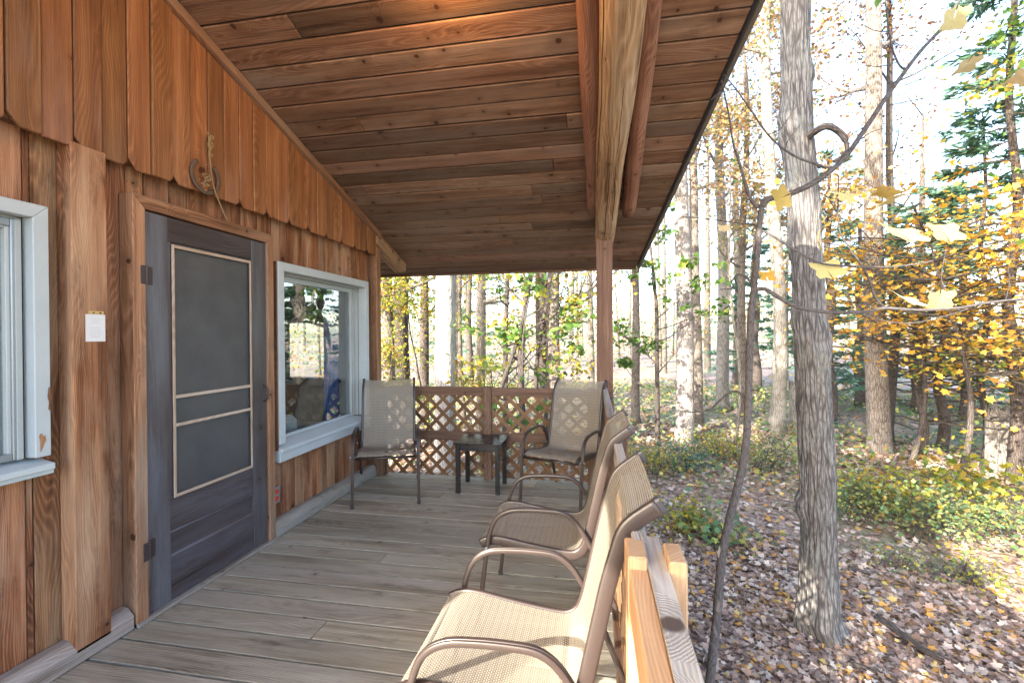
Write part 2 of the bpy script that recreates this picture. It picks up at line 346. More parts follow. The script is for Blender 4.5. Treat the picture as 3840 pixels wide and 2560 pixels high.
# upper siding with clipped corners
mb=MB(); P=.1165
for j in range(-36,25):
    a=1.611+P*j; b=a+P
    if a>4.36: break
    b=min(b,4.385); d=random.choice([0,.003,.006,.009,.012]); zb=2.22 if b>-.9 else 2.66  # unseen raised band past the wall end, added to shade the near chair back
    even=(j%2==0); g=.002
    jz=random.uniform(-.004,.004)
    pts=[(-2.212,a+g,zb+(.048 if even else 0)+jz)]
    if even: pts.append((-2.212,a+.044,zb+jz))
    if not even: pts += [(-2.212,b-.020,zb+jz),(-2.212,b-g,zb+.024+jz)]
    else: pts.append((-2.212,b-g,zb+jz))
    pts += [(-2.212,b-g,rz(b)-.004),(-2.212,a+g,rz(a)-.004)]
    mb.slab(pts,(.012+d,0,0),(0,0,1),tint=tn(.70,1.22,.05))
mb.build('gable_siding',M['gable'],cabin,bevel=.004)
mb=MB(); mb.slab([(-2.265,-5.,2.68),(-2.265,-.9,2.68),(-2.265,-.9,2.245),(-2.265,4.37,2.245),(-2.265,4.37,rz(4.37)-.01),(-2.265,YR,rz(YR)-.01),(-2.265,-5.,rz(YR)-.9)],(.05,0,0),(0,0,1),tint=(.5,.5,.5,1)); mb.build('gable_backing',M['siding'],cabin)  # rear run past the wall end is an added, unseen sun blocker
# rake trim and rafter end
mb=MB(); sl=Vector((0,1,-math.tan(R_(17.2)))); 
mb.obox(Vector((-2.198,YR,rz(YR)-.062)),sl*(4.42-YR),(.04,0,0),(0,0,.056),tint=(.85,.85,.88,.5)); mb.build('rake_trim',M['trimw'],cabin,bevel=.003)
mb=MB(); a=Vector((-2.30,4.36,rz(4.36)-.135)); L=sl*.72
mb.slab([a,a+L*.93,a+L+Vector((0,0,.045)),a+L+Vector((0,0,.13)),a+Vector((0,0,.13))],(.12,0,0),sl,tint=(1,1,1,.2)); mb.build('rafter_tail',M['log'],cabin,bevel=.006)
mb=MB(); mb.box((-2.30,4.335,0),(-2.235,4.36,2.42),tint=(.62,.58,.55,.1)); mb.box((-2.30,4.3615,-.2),(-2.19,4.45,rz(4.45)-.14),tint=(1.,.95,.9,.1)); mb.build('corner_post',M['trimw'],cabin,bevel=.004)
# baseboards
mb=MB()
for a,b in ((-.9,1.845),(2.838,4.33)):
    mb.slab([(-2.266,a,.001),(-2.19,a,.001),(-2.19,a,.07),(-2.225,a,.105),(-2.266,a,.11)],(0,b-a,0),(0,1,0))
mb.build('baseboard',M['base'],cabin,bevel=.006)
# ceiling boards
mb=MB(); pw=.1496; seam0=2.375; th=R_(17.2); up=Vector((0,math.sin(th),math.cos(th)))
k=-28
while True:
    y0=2.375+k*.14293; y1=y0+.14293; k+=1
    if y0>EY-.01: break
    y1=min(y1,EY); g=.0052
    xs=[-3.6]
    nj=random.choice([0,0,0,0,1,1])
    if nj: xs.append(random.uniform(-2.0,.0))
    xs.append(None); dz=random.uniform(0,.003)
    for q in range(len(xs)-1):
        xa=xs[q]+(.0008 if q else 0)
        if xs[q+1] is None: p=[(xa,y0+g,rz(y0+g)),(xr(y0),y0+g,rz(y0+g)),(xr(y1),y1-g,rz(y1-g)),(xa,y1-g,rz(y1-g))]
        else: xb=xs[q+1]-.0008; p=[(xa,y0+g,rz(y0+g)),(xb,y0+g,rz(y0+g)),(xb,y1-g,rz(y1-g)),(xa,y1-g,rz(y1-g))]
        p=[Vector(v)-up*dz for v in p]
        mb.slab(p,up*.018,(1,0,0),tint=tn(.55,1.32,.05))
mb.build('ceiling_boards',M['ceil'],cabin,bevel=.005)
mb=MB(); o=.022
def rp(x,y,dz): return Vector((x,y,rz(y)+dz))
mb.slab([rp(-7,YR-.1,o),rp(xr(YR)+.01,YR-.1,o),rp(xr(EY)+.01,EY+.01,o),rp(-7,EY+.01,o)],up*.06,(1,0,0),tint=(1,1,1,1)); mb.build('roof',M['shingle'],cabin)
mb=MB(); A=rp(xr(YR)+.012,YR,-.028); B=rp(xr(EY)+.012,EY+.014,-.028)
mb.slab([A,B,B+Vector((.028,0,0)),A+Vector((.028,0,0))],up*.12,(B-A),tint=(1,1,1,1))
mb.slab([B+Vector((0,0,-.035)),B+Vector((.02,0,-.035)),B+Vector((.02,-.03,0)),B+Vector((0,-.03,0))],up*.05,(B-A),tint=(1,1,1,1))
mb.build('rake_edge',M['fascia'],cabin,bevel=.003)
mb=MB(); mb.slab([rp(-7,EY+.012,-.02),rp(xr(EY),EY+.012,-.02),rp(xr(EY),EY+.034,-.02),rp(-7,EY+.034,-.02)],up*.10,(1,0,0),tint=(1,1,1,1)); mb.build('eave_edge',M['rail'],cabin,bevel=.003)
# log purlin on its slope, two small logs beside it
def wobble(path,a,f=1.5,s=0): return [p+Vector((noise.noise(Vector((p.y*f+s,1,2)))*a,0,noise.noise(Vector((p.y*f,5+s,2)))*a)) for p in path]
def logtube(name,mat,x0,x1,y0,y1,r0,r1,drop,seed,parent=cabin,amp=.010):
    mb=MB(); n=44; path=[]; rad=[]
    for k in range(n+1):
        f=k/n; y=y0+(y1-y0)*f; r=r0+(r1-r0)*f; path.append(Vector((x0+(x1-x0)*f,y,rz(y)-drop-r))); rad.append(r*(1+.03*noise.noise(Vector((y*3,seed,0)))))
    path=wobble(path,amp,1.3,seed)
    rad[0]*=.95
    mb.tube(path,rad,24,tint=(1,1,1,1))
    rq=random.Random(seed)
    for ang,ka,kb in ((-100,0,n),(-62,4,n-2),(-150,8,n-6)) if r0>.07 else ():
        q=[]; a_=ang
        for k in range(ka,kb+1):
            a_+=rq.gauss(0,2.2); q.append(path[k]+Vector((math.cos(R_(a_)),0,math.sin(R_(a_))))*(rad[k]-.0012))
        mb.tube(q,[.0055]*len(q),5,cap=False,tint=(.12,.10,.09,1))
    o=mb.build(name,mat,parent,smooth=False)
    for p in o.data.polygons: p.use_smooth = len(p.vertices)==4
    return o
logtube('log_beam',M['log'],.080,.225,4.56,-1.5,.088,.150,.045,3)
logtube('side_log',M['logs'],-.010,-.045,4.13,-1.5,.060,.085,.0,8,amp=.006)
logtube('side_log',M['logs'],.290,.22,4.20,-1.5,.058,.070,.0,9,amp=.006)
mb=MB(); mb.box((.002,4.33,-.9),(.150,4.475,rz(4.40)-.165),tint=(1.05,1,1.02,.5)); mb.build('roof_post',M['rail'],cabin,bevel=.005)
mb=MB(); mb.box((.0,-1.4,-.9),(.14,-1.26,4.2)); mb.build('roof_post',M['rail'],cabin,bevel=.005)
# door frame
mb=MB(); ax=-2.268; bx=-2.188
mb.slab([(ax,1.853,0.),(ax,1.9165,0.),(ax,1.9165,2.037),(ax,1.853,2.10)],(bx-ax,0,0),(0,0,1),tint=(1.1,1.08,1.08,1))
mb.slab([(ax,2.778,0.),(ax,2.835,0.),(ax,2.835,2.10),(ax,2.778,2.037)],(bx-ax,0,0),(0,0,1),tint=(1,1,1,1))
mb.slab([(ax,1.8535,2.101),(ax,2.8345,2.101),(ax,2.777,2.038),(ax,1.917,2.038)],(bx-ax-.002,0,0),(0,1,0),tint=(.95,.95,.95,1))
mb.build('door_frame',M['trimw'],cabin,bevel=.003)
mb=MB(); mb.box((-2.40,1.853,.001),(-2.175,2.835,.018),(0,1,0)); mb.build('door_threshold',M['base'],cabin,bevel=.002)
# screen door
D0,D1=1.921,2.774
dz0=.022; door=None
mb=MB(); x0,x1=-2.238,-2.203
mb.box((x0,D0,dz0),(x1,D0+.13,2.03),tint=(1.2,1.22,1.27,1)); mb.box((x0,D1-.125,dz0),(x1,D1,2.03),tint=(1.,1.,1.02,1))  # left stile tinted lighter and bluish, a reflection put into its colour
mb.box((x0,D0+.1305,1.905),(x1-.002,D1-.1255,2.03),(0,1,0),tint=(.85,.8,.8,1))
mb.box((x0,D0+.1305,.385),(x1-.002,D1-.1255,.56),(0,1,0),tint=(.9,.85,.9,1)); mb.box((x0,D0+.1305,dz0),(x1-.002,D1-.1255,.245),(0,1,0),tint=(.95,.92,1.02,1))
mb.box((x0,D0+.1305,.235),(x1-.016,D1-.1255,.40),(0,1,0),tint=(.9,.85,.9,1))
for z in (.2455,.372): mb.slab([(x1-.016,D0+.131,z),(x1-.002,D0+.131,z),(x1-.016,D0+.131,z+.012)],(0,D1-D0-.2575,0),(0,1,0),tint=(1.7,1.7,1.8,1))
door=mb.build('screen_door',M['door'],cabin,bevel=.002); WLOC[door.name]=Vector((0,0,0))
mb=MB(); mb.box((-2.222,D0+.13,.55),(-2.220,D1-.125,1.91)); mb.build('screen_mesh',M['mesh'],door)
mb=MB(); sy0,sy1=D0+.165,D1-.150; X0,X1=-2.2045,-2.198
for z in (.553,1.875): mb.box((X0,sy0,z),(X1,sy1,z+.017),(0,1,0),tint=(1,1,1,1))
mb.box((X0,sy0-.016,.553),(X1,sy0-.0005,1.892),tint=(1,1,1,1)); mb.box((X0,sy1+.0005,.553),(X1,sy1+.014,1.892),tint=(1,1,1,1))
for z in (1.085,.935): mb.box((X0,sy0,z-.009),(X1-.001,sy1,z+.009),(0,1,0),tint=(1,1.02,1.05,1))
mb.build('screen_strips',M['strip'],door,bevel=.0015)
mb=MB()
for a,b in ((D0+.131,sy0-.017),(sy1+.015,D1-.126)): mb.box((-2.219,a,.56),(-2.209,b,1.904),tint=(1.1,1.1,1.2,1))
mb.build('screen_stop',M['door'],door)
for z in (1.71,.345):
    mb=MB(); mb.box((-2.187,1.888,z-.045),(-2.184,1.916,z+.045),tint=(1,1,1,1)); mb.box((-2.2025,1.925,z-.045),(-2.199,1.962,z+.045),tint=(1,1,1,1)); mb.tube([(-2.188,1.921,z-.047),(-2.188,1.921,z+.047)],.006,8)
    for q in (-.028,.028): mb.tube([(-2.1995,1.948,z+q),(-2.197,1.948,z+q)],.004,8); mb.tube([(-2.1845,1.900,z+q),(-2.182,1.900,z+q)],.004,8)
    mb.build('hinge',M['iron'],door,bevel=.001)
mb=MB(); mb.tube([(-2.203,2.745,.965),(-2.185,2.745,.972),(-2.172,2.745,.99),(-2.168,2.745,1.02),(-2.172,2.745,1.05),(-2.185,2.745,1.068),(-2.203,2.745,1.075)],.0055,8)
mb.build('door_handle',M['iron'],door,smooth=True)
mb=MB(); mb.box((-2.40,DO[0]+.01,.02),(-2.355,DO[1]-.01,2.03),tint=(.6,.6,.6,1)); mb.box((-2.355,DO[0]+.01,1.15),(-2.335,DO[1]-.01,1.19),(0,1,0),tint=(.6,.6,.6,1)); mb.build('inner_door',M['door'],cabin)
# windows
def window(nm,W,cas,front,gx,sillz,label_side):
    y0,y1,z0,z1=W; parts=[]
    mb=MB(); a=-2.292; c=cas
    # casing ring, mitred
    mb.slab([(WX-.001,y0-c,z1+c),(WX-.001,y1+c,z1+c),(WX-.001,y1,z1),(WX-.001,y0,z1)],(front-WX,0,0),(0,1,0),tint=(1,1,1,1))
    mb.slab([(WX-.001,y0-c,z0),(WX-.001,y0,z0),(WX-.001,y0,z1-.0005),(WX-.001,y0-c,z1+c-.0005)],(front-WX,0,0),(0,0,1),tint=(1,1,1,1))
    mb.slab([(WX-.001,y1,z0),(WX-.001,y1+c,z0),(WX-.001,y1+c,z1+c-.0005),(WX-.001,y1,z1-.0005)],(front-WX,0,0),(0,0,1),tint=(1,1,1,1))
    fr=mb.build('window',M['paint'],cabin,bevel=.003); WLOC[fr.name]=Vector((0,0,0))
    mb=MB(); j=.012
    mb.box((-2.40,y0-.001,z0),(WX-.002,y0+j,z1),tint=(.9,.9,.9,1)); mb.box((-2.40,y1-j,z0),(WX-.002,y1+.001,z1),tint=(.85,.82,.8,1)); mb.box((-2.40,y0+j,z1-j),(WX-.002,y1-j,z1+.001),(0,1,0),tint=(.9,.9,.9,1))
    mb.box((gx-.03,y0+j+.001,z0),(gx+.02,y0+j+.02,z1-j-.001),tint=(1,1,1,1)); mb.box((gx-.03,y1-j-.045,z0),(gx+.02,y1-j-.001,z1-j-.001),tint=(.95,.93,.9,1)); mb.box((gx-.03,y0+j+.021,z1-j-.04),(gx+.018,y1-j-.046,z1-j-.001),(0,1,0),tint=(.95,.95,.95,1)); mb.box((gx-.03,y0+j+.021,z0),(gx+.018,y1-j-.046,z0+.02),(0,1,0),tint=(1,1,1,1))
    mb.box((gx+.0205,y1-j-.022,z0),(gx+.034,y1-j-.001,z1-j-.001),tint=(.8,.78,.75,1))
    mb.build('window_frame',M['paint'],fr,bevel=.002)
    mb=MB(); mb.box((-2.29,y0-c-.006,sillz),(front+.004,y1+c+.006,z0-.0005-(.035)),(0,1,0),tint=(1,1,1,1)); mb.slab([(-2.36,y0-c,z0-.035),(front+.02,y0-c,z0-.055),(front+.02,y0-c,z0-.03),(-2.36,y0-c,z0+.004)],(0,y1-y0+2*c,0),(0,1,0),tint=(1.05,1.05,1.05,1))
    mb.build('window_sill',M['paint'],fr,bevel=.003)
    mb=MB(); mb.box((gx-.004,y0+j+.01,z0+.01),(gx,y1-j-.03,z1-j-.02)); mb.build('glass',M['glass'],fr)
    mb=MB(); 
    for yy in (y0-c-.0025,): mb.box((WX,yy-.008,z0-.04),(front-.012,yy+.0022,z1+c-.002),tint=(.55,.5,.5,1))
    mb.build('window_surround',M['trimw'],fr)
    return fr
w1=window('w1',W1,.055,-2.212,-2.285,.845,'')
w2=window('w2',W2,.062,-2.190,-2.335,.515,'')
mb=MB(); mb.box((-2.28,W1[1]-.045,W1[2]+.001),(-2.255,W1[1]-.013,W1[3]-.015)); mb.box((-2.28,W1[0]+.02,W1[3]-.045),(-2.256,W1[1]-.046,W1[3]-.014),(0,1,0)); mb.box((-2.28,W1[0]+.02,W1[2]+.001),(-2.256,W1[1]-.046,W1[2]+.03),(0,1,0)); mb.build('slider_track',M['metal'],w1,bevel=.003)
# chip in the paint, bare orange wood
mb=MB(); c=Vector((-2.2115,1.492,.985)); pts=[]
for k in range(12):
    t=k/12*6.283; r=(.010+.004*math.sin(3*t+1)); pts.append(c+Vector((0,r*math.cos(t),r*3.2*math.sin(t)*(1+.2*math.sin(5*t)))))
mb.slab(pts,(.0012,0,0),(0,0,1),tint=(1.2,1.,.8,1)); mb.build('bare_wood_chip',M['trimw'],w1); mb=MB(); pts=[(-2.2115,1.526,1.20),(-2.2115,1.516,1.20),(-2.2115,1.512,1.16),(-2.2115,1.517,1.14),(-2.2115,1.514,1.11),(-2.2115,1.526,1.10)]
mb.slab(pts,(.0012,0,0),(0,0,1),tint=(.9,.9,.9,1)); mb.build('bare_wood_chip',M['trimw'],w1)

# ------------------------------------------------------------------ deck (setting)
mb=MB(); k=-28
while True:
    y0=2.503+k*.1442; k+=1; y1=y0+.1442
    if y0>4.45: break
    y1=min(y1,4.50); g=random.uniform(.004,.0075); dz=random.uniform(-.003,.0)
    segs=[-2.275,random.uniform(-1.8,-.2),.21] if random.random()<.28 else [-2.275,.21]
    for a,b in zip(segs[:-1],segs[1:]): mb.box((a+.001,y0+g,-.038+dz),(b-.001+random.uniform(-.004,.004),y1-g,dz),(1,0,0),tint=tn(.80,1.16,.025))
tag(mb.build('deck',M['deck'],bevel=.0018),kind='structure')
mb=MB(); mb.box((.16,-1.5,-.24),(.20,4.46,-.042),(0,1,0)); mb.box((-2.2,4.42,-.24),(.158,4.46,-.042),(1,0,0))
for yy in (-.2,1.2,2.6): mb.box((-2.2,yy,-.24),(.158,yy+.04,-.042),(1,0,0))
for p in ((.0,4.28),(.0,1.7),(.0,-.5),(-1.,4.28)): mb.box((p[0],p[1],-1.5),(p[0]+.13,p[1]+.13,-.242))
tag(mb.build('deck_framing',M['rail']),kind='structure')

# ------------------------------------------------------------------ lattice railings
def lattice(mb, o, U, H, length, height, pitch=.142, w=.034, t=.007, nrm=None):
    """diagonal slats clipped to a length x height rectangle in the plane U,H at o"""
    o=Vector(o);U=Vector(U);H=Vector(H);N=U.cross(H)
    for layer,sg in ((0,1),(1,-1)):
        k=-int(height/pitch)-2
        while k*pitch<length+height+.2:
            c=k*pitch; k+=1; hw=w/math.sqrt(2)
            # slat centre line u = c + sg*h  (sg=-1 uses c + height - h)
            def uat(h,off): return (c+h if sg>0 else c+height-h)+off
            poly=[(uat(0,-hw),0),(uat(0,hw),0),(uat(height,hw),height),(uat(height,-hw),height)]
            # clip to 0..length
            def clip(P,f,inside,inter):
                out=[]
                for i in range(len(P)):
                    a=P[i-1];b=P[i]
                    ia,ib=inside(a),inside(b)
                    if ia!=ib: out.append(inter(a,b))
                    if ib: out.append(b)
                return out
            for lim,s in ((0,1),(length,-1)):
                if not poly: break
                poly=clip(poly,None,lambda p:s*(p[0]-lim)>=0,lambda a,b:(lim,a[1]+(b[1]-a[1])*(lim-a[0])/(b[0]-a[0])))
            if len(poly)>=3:
                ar=abs(sum(poly[i-1][0]*poly[i][1]-poly[i][0]*poly[i-1][1] for i in range(len(poly))))/2
                if ar>1e-4: mb.slab([o+U*p[0]+H*p[1]+N*(layer*(t+.0005)) for p in poly],N*t,(U*sg+H),tint=tn(.85,1.12,.03))
far=thing('lattice_railing',(-1.1,4.36,0),'brown lattice railing across the far end of the porch, behind the black table','railing')
mb=MB(); mb.box((-2.19,4.345,.812),(-1.078,4.385,.897),(1,0,0)); mb.box((-1.002,4.345,.812),(.0,4.385,.893),(1,0,0)); mb.build('top_rail',M['rail'],far,bevel=.003)
mb=MB(); mb.box((-2.19,4.345,.373),(-1.078,4.385,.458),(1,0,0)); mb.box((-1.002,4.345,.373),(.0,4.385,.458),(1,0,0)); mb.build('middle_rail',M['rail'],far,bevel=.003)
for a,b,y0 in ((-1.0775,-1.0025,4.325),(-2.188,-2.10,4.32),(-.085,-.0005,4.325)):
    mb=MB(); mb.box((a,y0,.001),(b,4.40,.905 if a>-2 else .81)); mb.build('railing_post',M['rail'],far,bevel=.003)
for x0,L in ((-2.10,1.02),(-1.0,.915)):
    for z0,h in ((.02,.353),(.458,.354)):
        mb=MB(); lattice(mb,(x0,4.372,z0),(1,0,0),(0,0,1),L,h); mb.build('lattice_panel',M['lat'],far)
side=thing('lattice_railing',(.1,1.5,0),'weathered side railing along the open porch edge behind the row of chairs','railing')
def railboard(p0,p1,h,t,tint,mat,name):
    mb=MB(); p0=Vector(p0);p1=Vector(p1);d=(p1-p0).normalized();s=Vector((d.y,-d.x,0))*t
    mb.slab([p0,p1,p1+s,p0+s],(0,0,h),d,tint=tint); return mb.build(name,mat,side,bevel=.004)
railboard((.094,4.33,.825),(.122,1.06,.815),.089,.038,(1,1,1.03,1),M['railold'],'top_rail')
railboard((.1045,1.16,.812),(.121,-1.4,.812),.092,.040,(1.12,1.02,.9,1),M['fir'],'top_rail')
mb=MB(); mb.slab([(.1035,1.16,.9045),(.120,-1.4,.9045),(.161,-1.4,.9045),(.1445,1.16,.9045)],(0,0,.0035),(0,1,0),tint=(1.1,1.1,1.1,1)); mb.build('rail_top_face',M['railold'],side,bevel=.001)
railboard((.096,4.33,.05),(.12,-1.4,.05),.085,.038,(1,1,1,1),M['rail'],'bottom_rail')
for y0,mt in ((1.0,'fir'),(2.60,'rail'),(-1.0,'fir'),(4.24,'rail')):
    tt=tn(.9,1.1,.02)
    xi=.118-(y0-1)*.0085
    mb=MB(); mb.box((xi-.055,y0,-.25),(xi-.0145,y0+.088,.93 if y0<4 else .80),tint=tt); mb.build('railing_post',M[mt],side,bevel=.004)
    mb=MB(); mb.box((xi+.0265,y0-.01,-.25),(xi+.064,y0+.085,.93 if y0<4 else .80),tint=tt); mb.build('railing_post',M[mt],side,bevel=.004)
for a,b in ((4.23,2.70),(2.59,1.10),(.99,-.9)):
    mb=MB(); xa=.114-(a-1)*.0085; lattice(mb,(xa,a,.135),(0.0085,-1,0),(0,0,1),a-b,.675); mb.build('lattice_panel',M['lat'],side)

# ------------------------------------------------------------------ chairs
def curve(pts,n=6):
    """Catmull-Rom through 2D/3D points"""
    P=[Vector(p) for p in pts]; P=[P[0]*2-P[1]]+P+[P[-1]*2-P[-2]]; out=[]
    for i in range(1,len(P)-2):
        for k in range(n):
            t=k/n; a,b,c,d=P[i-1],P[i],P[i+1],P[i+2]
            out.append(.5*((2*b)+(c-a)*t+(2*a-5*b+4*c-d)*t*t+(3*b-a-3*c+d)*t**3))
    out.append(P[-2]); return out
PROF=[(0,.405),(.04,.422),(.10,.424),(.22,.405),(.34,.388),(.43,.382),(.475,.402),(.503,.455),(.538,.60),(.572,.75),(.597,.84),(.615,.892),(.642,.925),(.700,.968)]
def make_chair():
    root=bpy.data.objects.new('sling_chair',None); COL.objects.link(root); root.empty_display_size=.2
    HW=.235
    rail=curve([(0,f,z) for f,z in PROF],6)
    def B(): b=MB(); b.local=True; return b
    for s in (-1,1):
        mb=B(); mb.tube([p+Vector((s*HW,0,0)) for p in rail],1,16,ov=(.011,.0215,(1,0,0))); o=mb.build('side_rail',M['frame'],root,smooth=True)
        d=(rail[-1]-rail[-2]).normalized(); e=rail[-1]+Vector((s*HW,0,0))
        mb=B(); mb.tube([e-d*.001,e+d*.008,e+d*.011],1,16,ov=(.0125,.023,(1,0,0))); mb.build('end_cap',M['cap'],root)
        loop=curve([(0,-.012,.0),(0,.012,.20),(0,.038,.40),(0,.056,.485),(0,.088,.545),(0,.145,.578),(0,.22,.588),(0,.32,.590),(0,.39,.584),(0,.44,.556),(0,.482,.502),(0,.533,.41),(0,.61,.22),(0,.70,.0)],6)
        mb=B()
        for q in (-.0078,0,.0078): mb.tube([p+Vector((s*(HW+.030)+q,0,0)) for p in loop],1,10,ov=(.0046,.0092 if q else .0108,(1,0,0)))
        mb.build('arm_leg_loop',M['frame'],root,smooth=True)
        for f in (0,-1):
            e=loop[f]+Vector((s*(HW+.030),0,0)); mb=B(); mb.tube([e+Vector((0,0,0)),e+Vector((0,0,.02))],1,12,ov=(.0145,.0125,(1,0,0))); mb.build('foot_cap',M['cap'],root)
        for bf,bz in ((.038,.405),(.530,.415)):
            mb=B(); mb.tube([(s*(HW+.010),bf,bz),(s*(HW+.052),bf,bz)],.006,8); mb.build('bolt',M['metal'],root)
    for f,z in ((.03,.388),(.44,.360)):
        mb=B(); mb.tube([(-HW,f,z),(HW,f,z)],.0095,10); mb.build('cross_bar',M['frame'],root,smooth=True)
    mb=B(); NX=16; off=.006; rows=[]
    for k,p in enumerate(rail):
        t=(rail[min(k+1,len(rail)-1)]-rail[max(k-1,0)]).normalized(); n=Vector((0,-t.z,t.y))
        if n.z<0 and n.y>0: n=-n
        row=[]
        for j in range(NX+1):
            x=-HW+2*HW*j/NX; sag=(1-(2*j/NX-1)**2)
            amt=.012 if k>3 else .004
            row.append(Vector((x*1.02,p.y,p.z))+n*(.014-amt*sag))
        rows.append(row)
    ln=0
    for k in range(len(rows)-1):
        l2=ln+(rail[k+1]-rail[k]).length
        for j in range(NX):
            w=2*HW/NX
            mb.poly([rows[k][j],rows[k][j+1],rows[k+1][j+1],rows[k+1][j]],[(ln,j*w),(ln,(j+1)*w),(l2,(j+1)*w),(l2,j*w)],(1,1,1,1))
        ln=l2
    me=mb.build('sling_fabric',M['sling'],root,smooth=True)
    return root
proto=make_chair()
CH_=[((-1.715,3.545),22.5,'tan sling patio chair facing forward against the wall under the big window'),
     ((-.375,3.66),-20,'tan sling patio chair in the far right corner of the porch beside the roof post'),
     ((-.550,2.375),-90,'second sling chair from the camera along the side railing, with its seat in full view'),
     ((-.548,1.44),-90,'nearest sling chair, its sunlit back leaning over the side railing')]
for i,(p,a,lab) in enumerate(CH_):
    if i==0: o=proto
    else:
        o=proto.copy(); COL.objects.link(o)
        for ch in list(proto.children):
            c=ch.copy(); COL.objects.link(c); c.parent=o
    o.location=(p[0],p[1],.001); o.rotation_euler=(0,0,R_(a)); tag(o,lab,'chair','sling chairs on the porch')

# ------------------------------------------------------------------ side table
tb=thing('side_table',(-1.04,4.11,0),'small black slatted side table standing before the lattice railing','table'); cx,cy=-1.04,4.105
mb=MB()
for k in range(7):
    a=cy-.195+k*.0557; mb.box((cx-.215,a+.002,.435),(cx+.215,a+.0537,.452),(1,0,0))
mb.build('tabletop',M['black'],tb,bevel=.002)
mb=MB()
for s in (-1,1):
    mb.box((cx-.185,cy+s*.150-.009,.375),(cx+.185,cy+s*.150+.009,.4345),(1,0,0)); mb.box((cx+s*.174-.009,cy-.14,.375),(cx+s*.174+.009,cy+.14,.4345),(0,1,0))
mb.build('apron',M['black'],tb,bevel=.002)
for sx in (-1,1):
    for sy in (-1,1):
        mb=MB(); mb.box((cx+sx*.180-.019,cy+sy*.155-.019,.001),(cx+sx*.180+.019,cy+sy*.155+.019,.4345)); mb.build('leg',M['black'],tb,bevel=.002)

# ------------------------------------------------------------------ small things on the wall
ol=thing('power_outlet',(-2.27,2.875,.22),'grey outdoor electrical box with two orange sockets low on the wall by the door','outlet')
mb=MB(); mb.box((-2.266,2.842,.235),(-2.222,2.912,.345)); mb.build('box',M['cap'],ol,bevel=.004)
mb=MB(); mb.box((-2.2215,2.845,.232),(-2.216,2.915,.348)); mb.build('cover_plate',M['outlet'],ol,bevel=.003)
for z in (.266,.314):
    mb=MB(); mb.tube([(-2.2155,2.880,z),(-2.211,2.880,z)],.017,14,tint=(1,1,1,1)); s=mb.build('socket',M['red'],ol)
pp=thing('notice_sheet',(-2.188,1.68,1.40),'small printed sheet in a clear plastic sleeve pinned to the wooden batten','notice')
mb=MB(); mb.box((-2.1885,1.640,1.385),(-2.1875,1.722,1.505)); mb.build('paper',M['paper'],pp)
mb=MB(); mb.box((-2.189,1.654,1.506),(-2.187,1.716,1.520),(0,1,0)); mb.build('card_strip',M['brassp'],pp)
for yy in (1.672,1.700):
    mb=MB(); mb.tube([(-2.187,yy,1.512),(-2.184,yy,1.512)],.0035,8); mb.build('pin',M['signblk'],pp)
mb=MB()
for k in range(9):
    if k==3: continue
    w=random.uniform(.028,.05); mb.box((-2.1873,1.681-w/2,1.485-k*.010),(-2.1871,1.681+w/2,1.4865-k*.010))
mb.build('faint_text',M['ink'],pp)
hs=thing('horseshoe',(-2.19,2.28,2.30),'old rusty horseshoe hung over the screen door','horseshoe')
mb=MB(); cen=Vector((-2.186,2.275,2.315)); pts=[]
for k in range(33):
    t=R_(-232+k*(284/32)); rr=.078; pts.append(cen+Vector((.002,rr*1.16*math.cos(t),rr*1.15*math.sin(t))))
mb.tube(pts,1,10,ov=(.006,.0125,(1,0,0))); mb.build('shoe',M['rust'],hs,smooth=True)
mb=MB()
for k in range(4,29,4): mb.tube([pts[k]+Vector((.004,0,0)),pts[k]+Vector((.009,0,0))],.0035,6)
mb.build('nail_heads',M['iron'],hs)
wh=thing('wheat_sprig',(-2.18,2.31,2.3),'dried wheat sprig tucked through the horseshoe','dried wheat')
mb=MB(); mb.tube(curve([(-2.165,2.405,2.10),(-2.165,2.36,2.17),(-2.166,2.31,2.27),(-2.172,2.295,2.40),(-2.178,2.292,2.47)],5),.0035,6); mb.build('stem',M['wheat'],wh)
mb=MB()
for k in range(34):
    t=random.random(); p=Vector((-2.172,2.293+random.uniform(-.012,.012),2.43+t*.12)); d=Vector((random.uniform(0,.01),random.uniform(-.012,.012),.022)); mb.tube([p,p+d*.5,p+d],[.001,.0045,.0008],6)
for k in range(40):
    p=Vector((-2.170,2.262+random.gauss(0,.018),2.295+random.gauss(0,.03))); d=Vector((random.uniform(0,.012),random.uniform(-.02,.02),random.uniform(-.02,.025))); mb.tube([p,p+d*.5,p+d],[.001,.004,.0008],5)
mb.build('seed_heads',M['wheat'],wh)
ns=thing('no_smoking_sticker',(-2.33,2.99,1.40),'square white no-smoking sticker inside the corner of the porch window','sticker')
mb=MB(); sy,sz=3.022,1.392; mb.box((-2.3345,sy-.042,sz-.050),(-2.334,sy+.042,sz+.050)); mb.build('sticker_sheet',M['sign'],ns)
mb=MB(); mb.tube([(-2.3335,sy+.032*math.cos(t/16*6.283),sz+.032*math.sin(t/16*6.283)) for t in range(17)],.0032,6,cap=False); mb.tube([(-2.3332,sy-.022,sz+.022),(-2.3332,sy+.022,sz-.022)],.003,6); mb.build('red_ring',M['signred'],ns)
mb=MB(); mb.box((-2.3338,sy-.018,sz-.005),(-2.3334,sy+.018,sz+.003)); mb.build('cigarette',M['signblk'],ns)
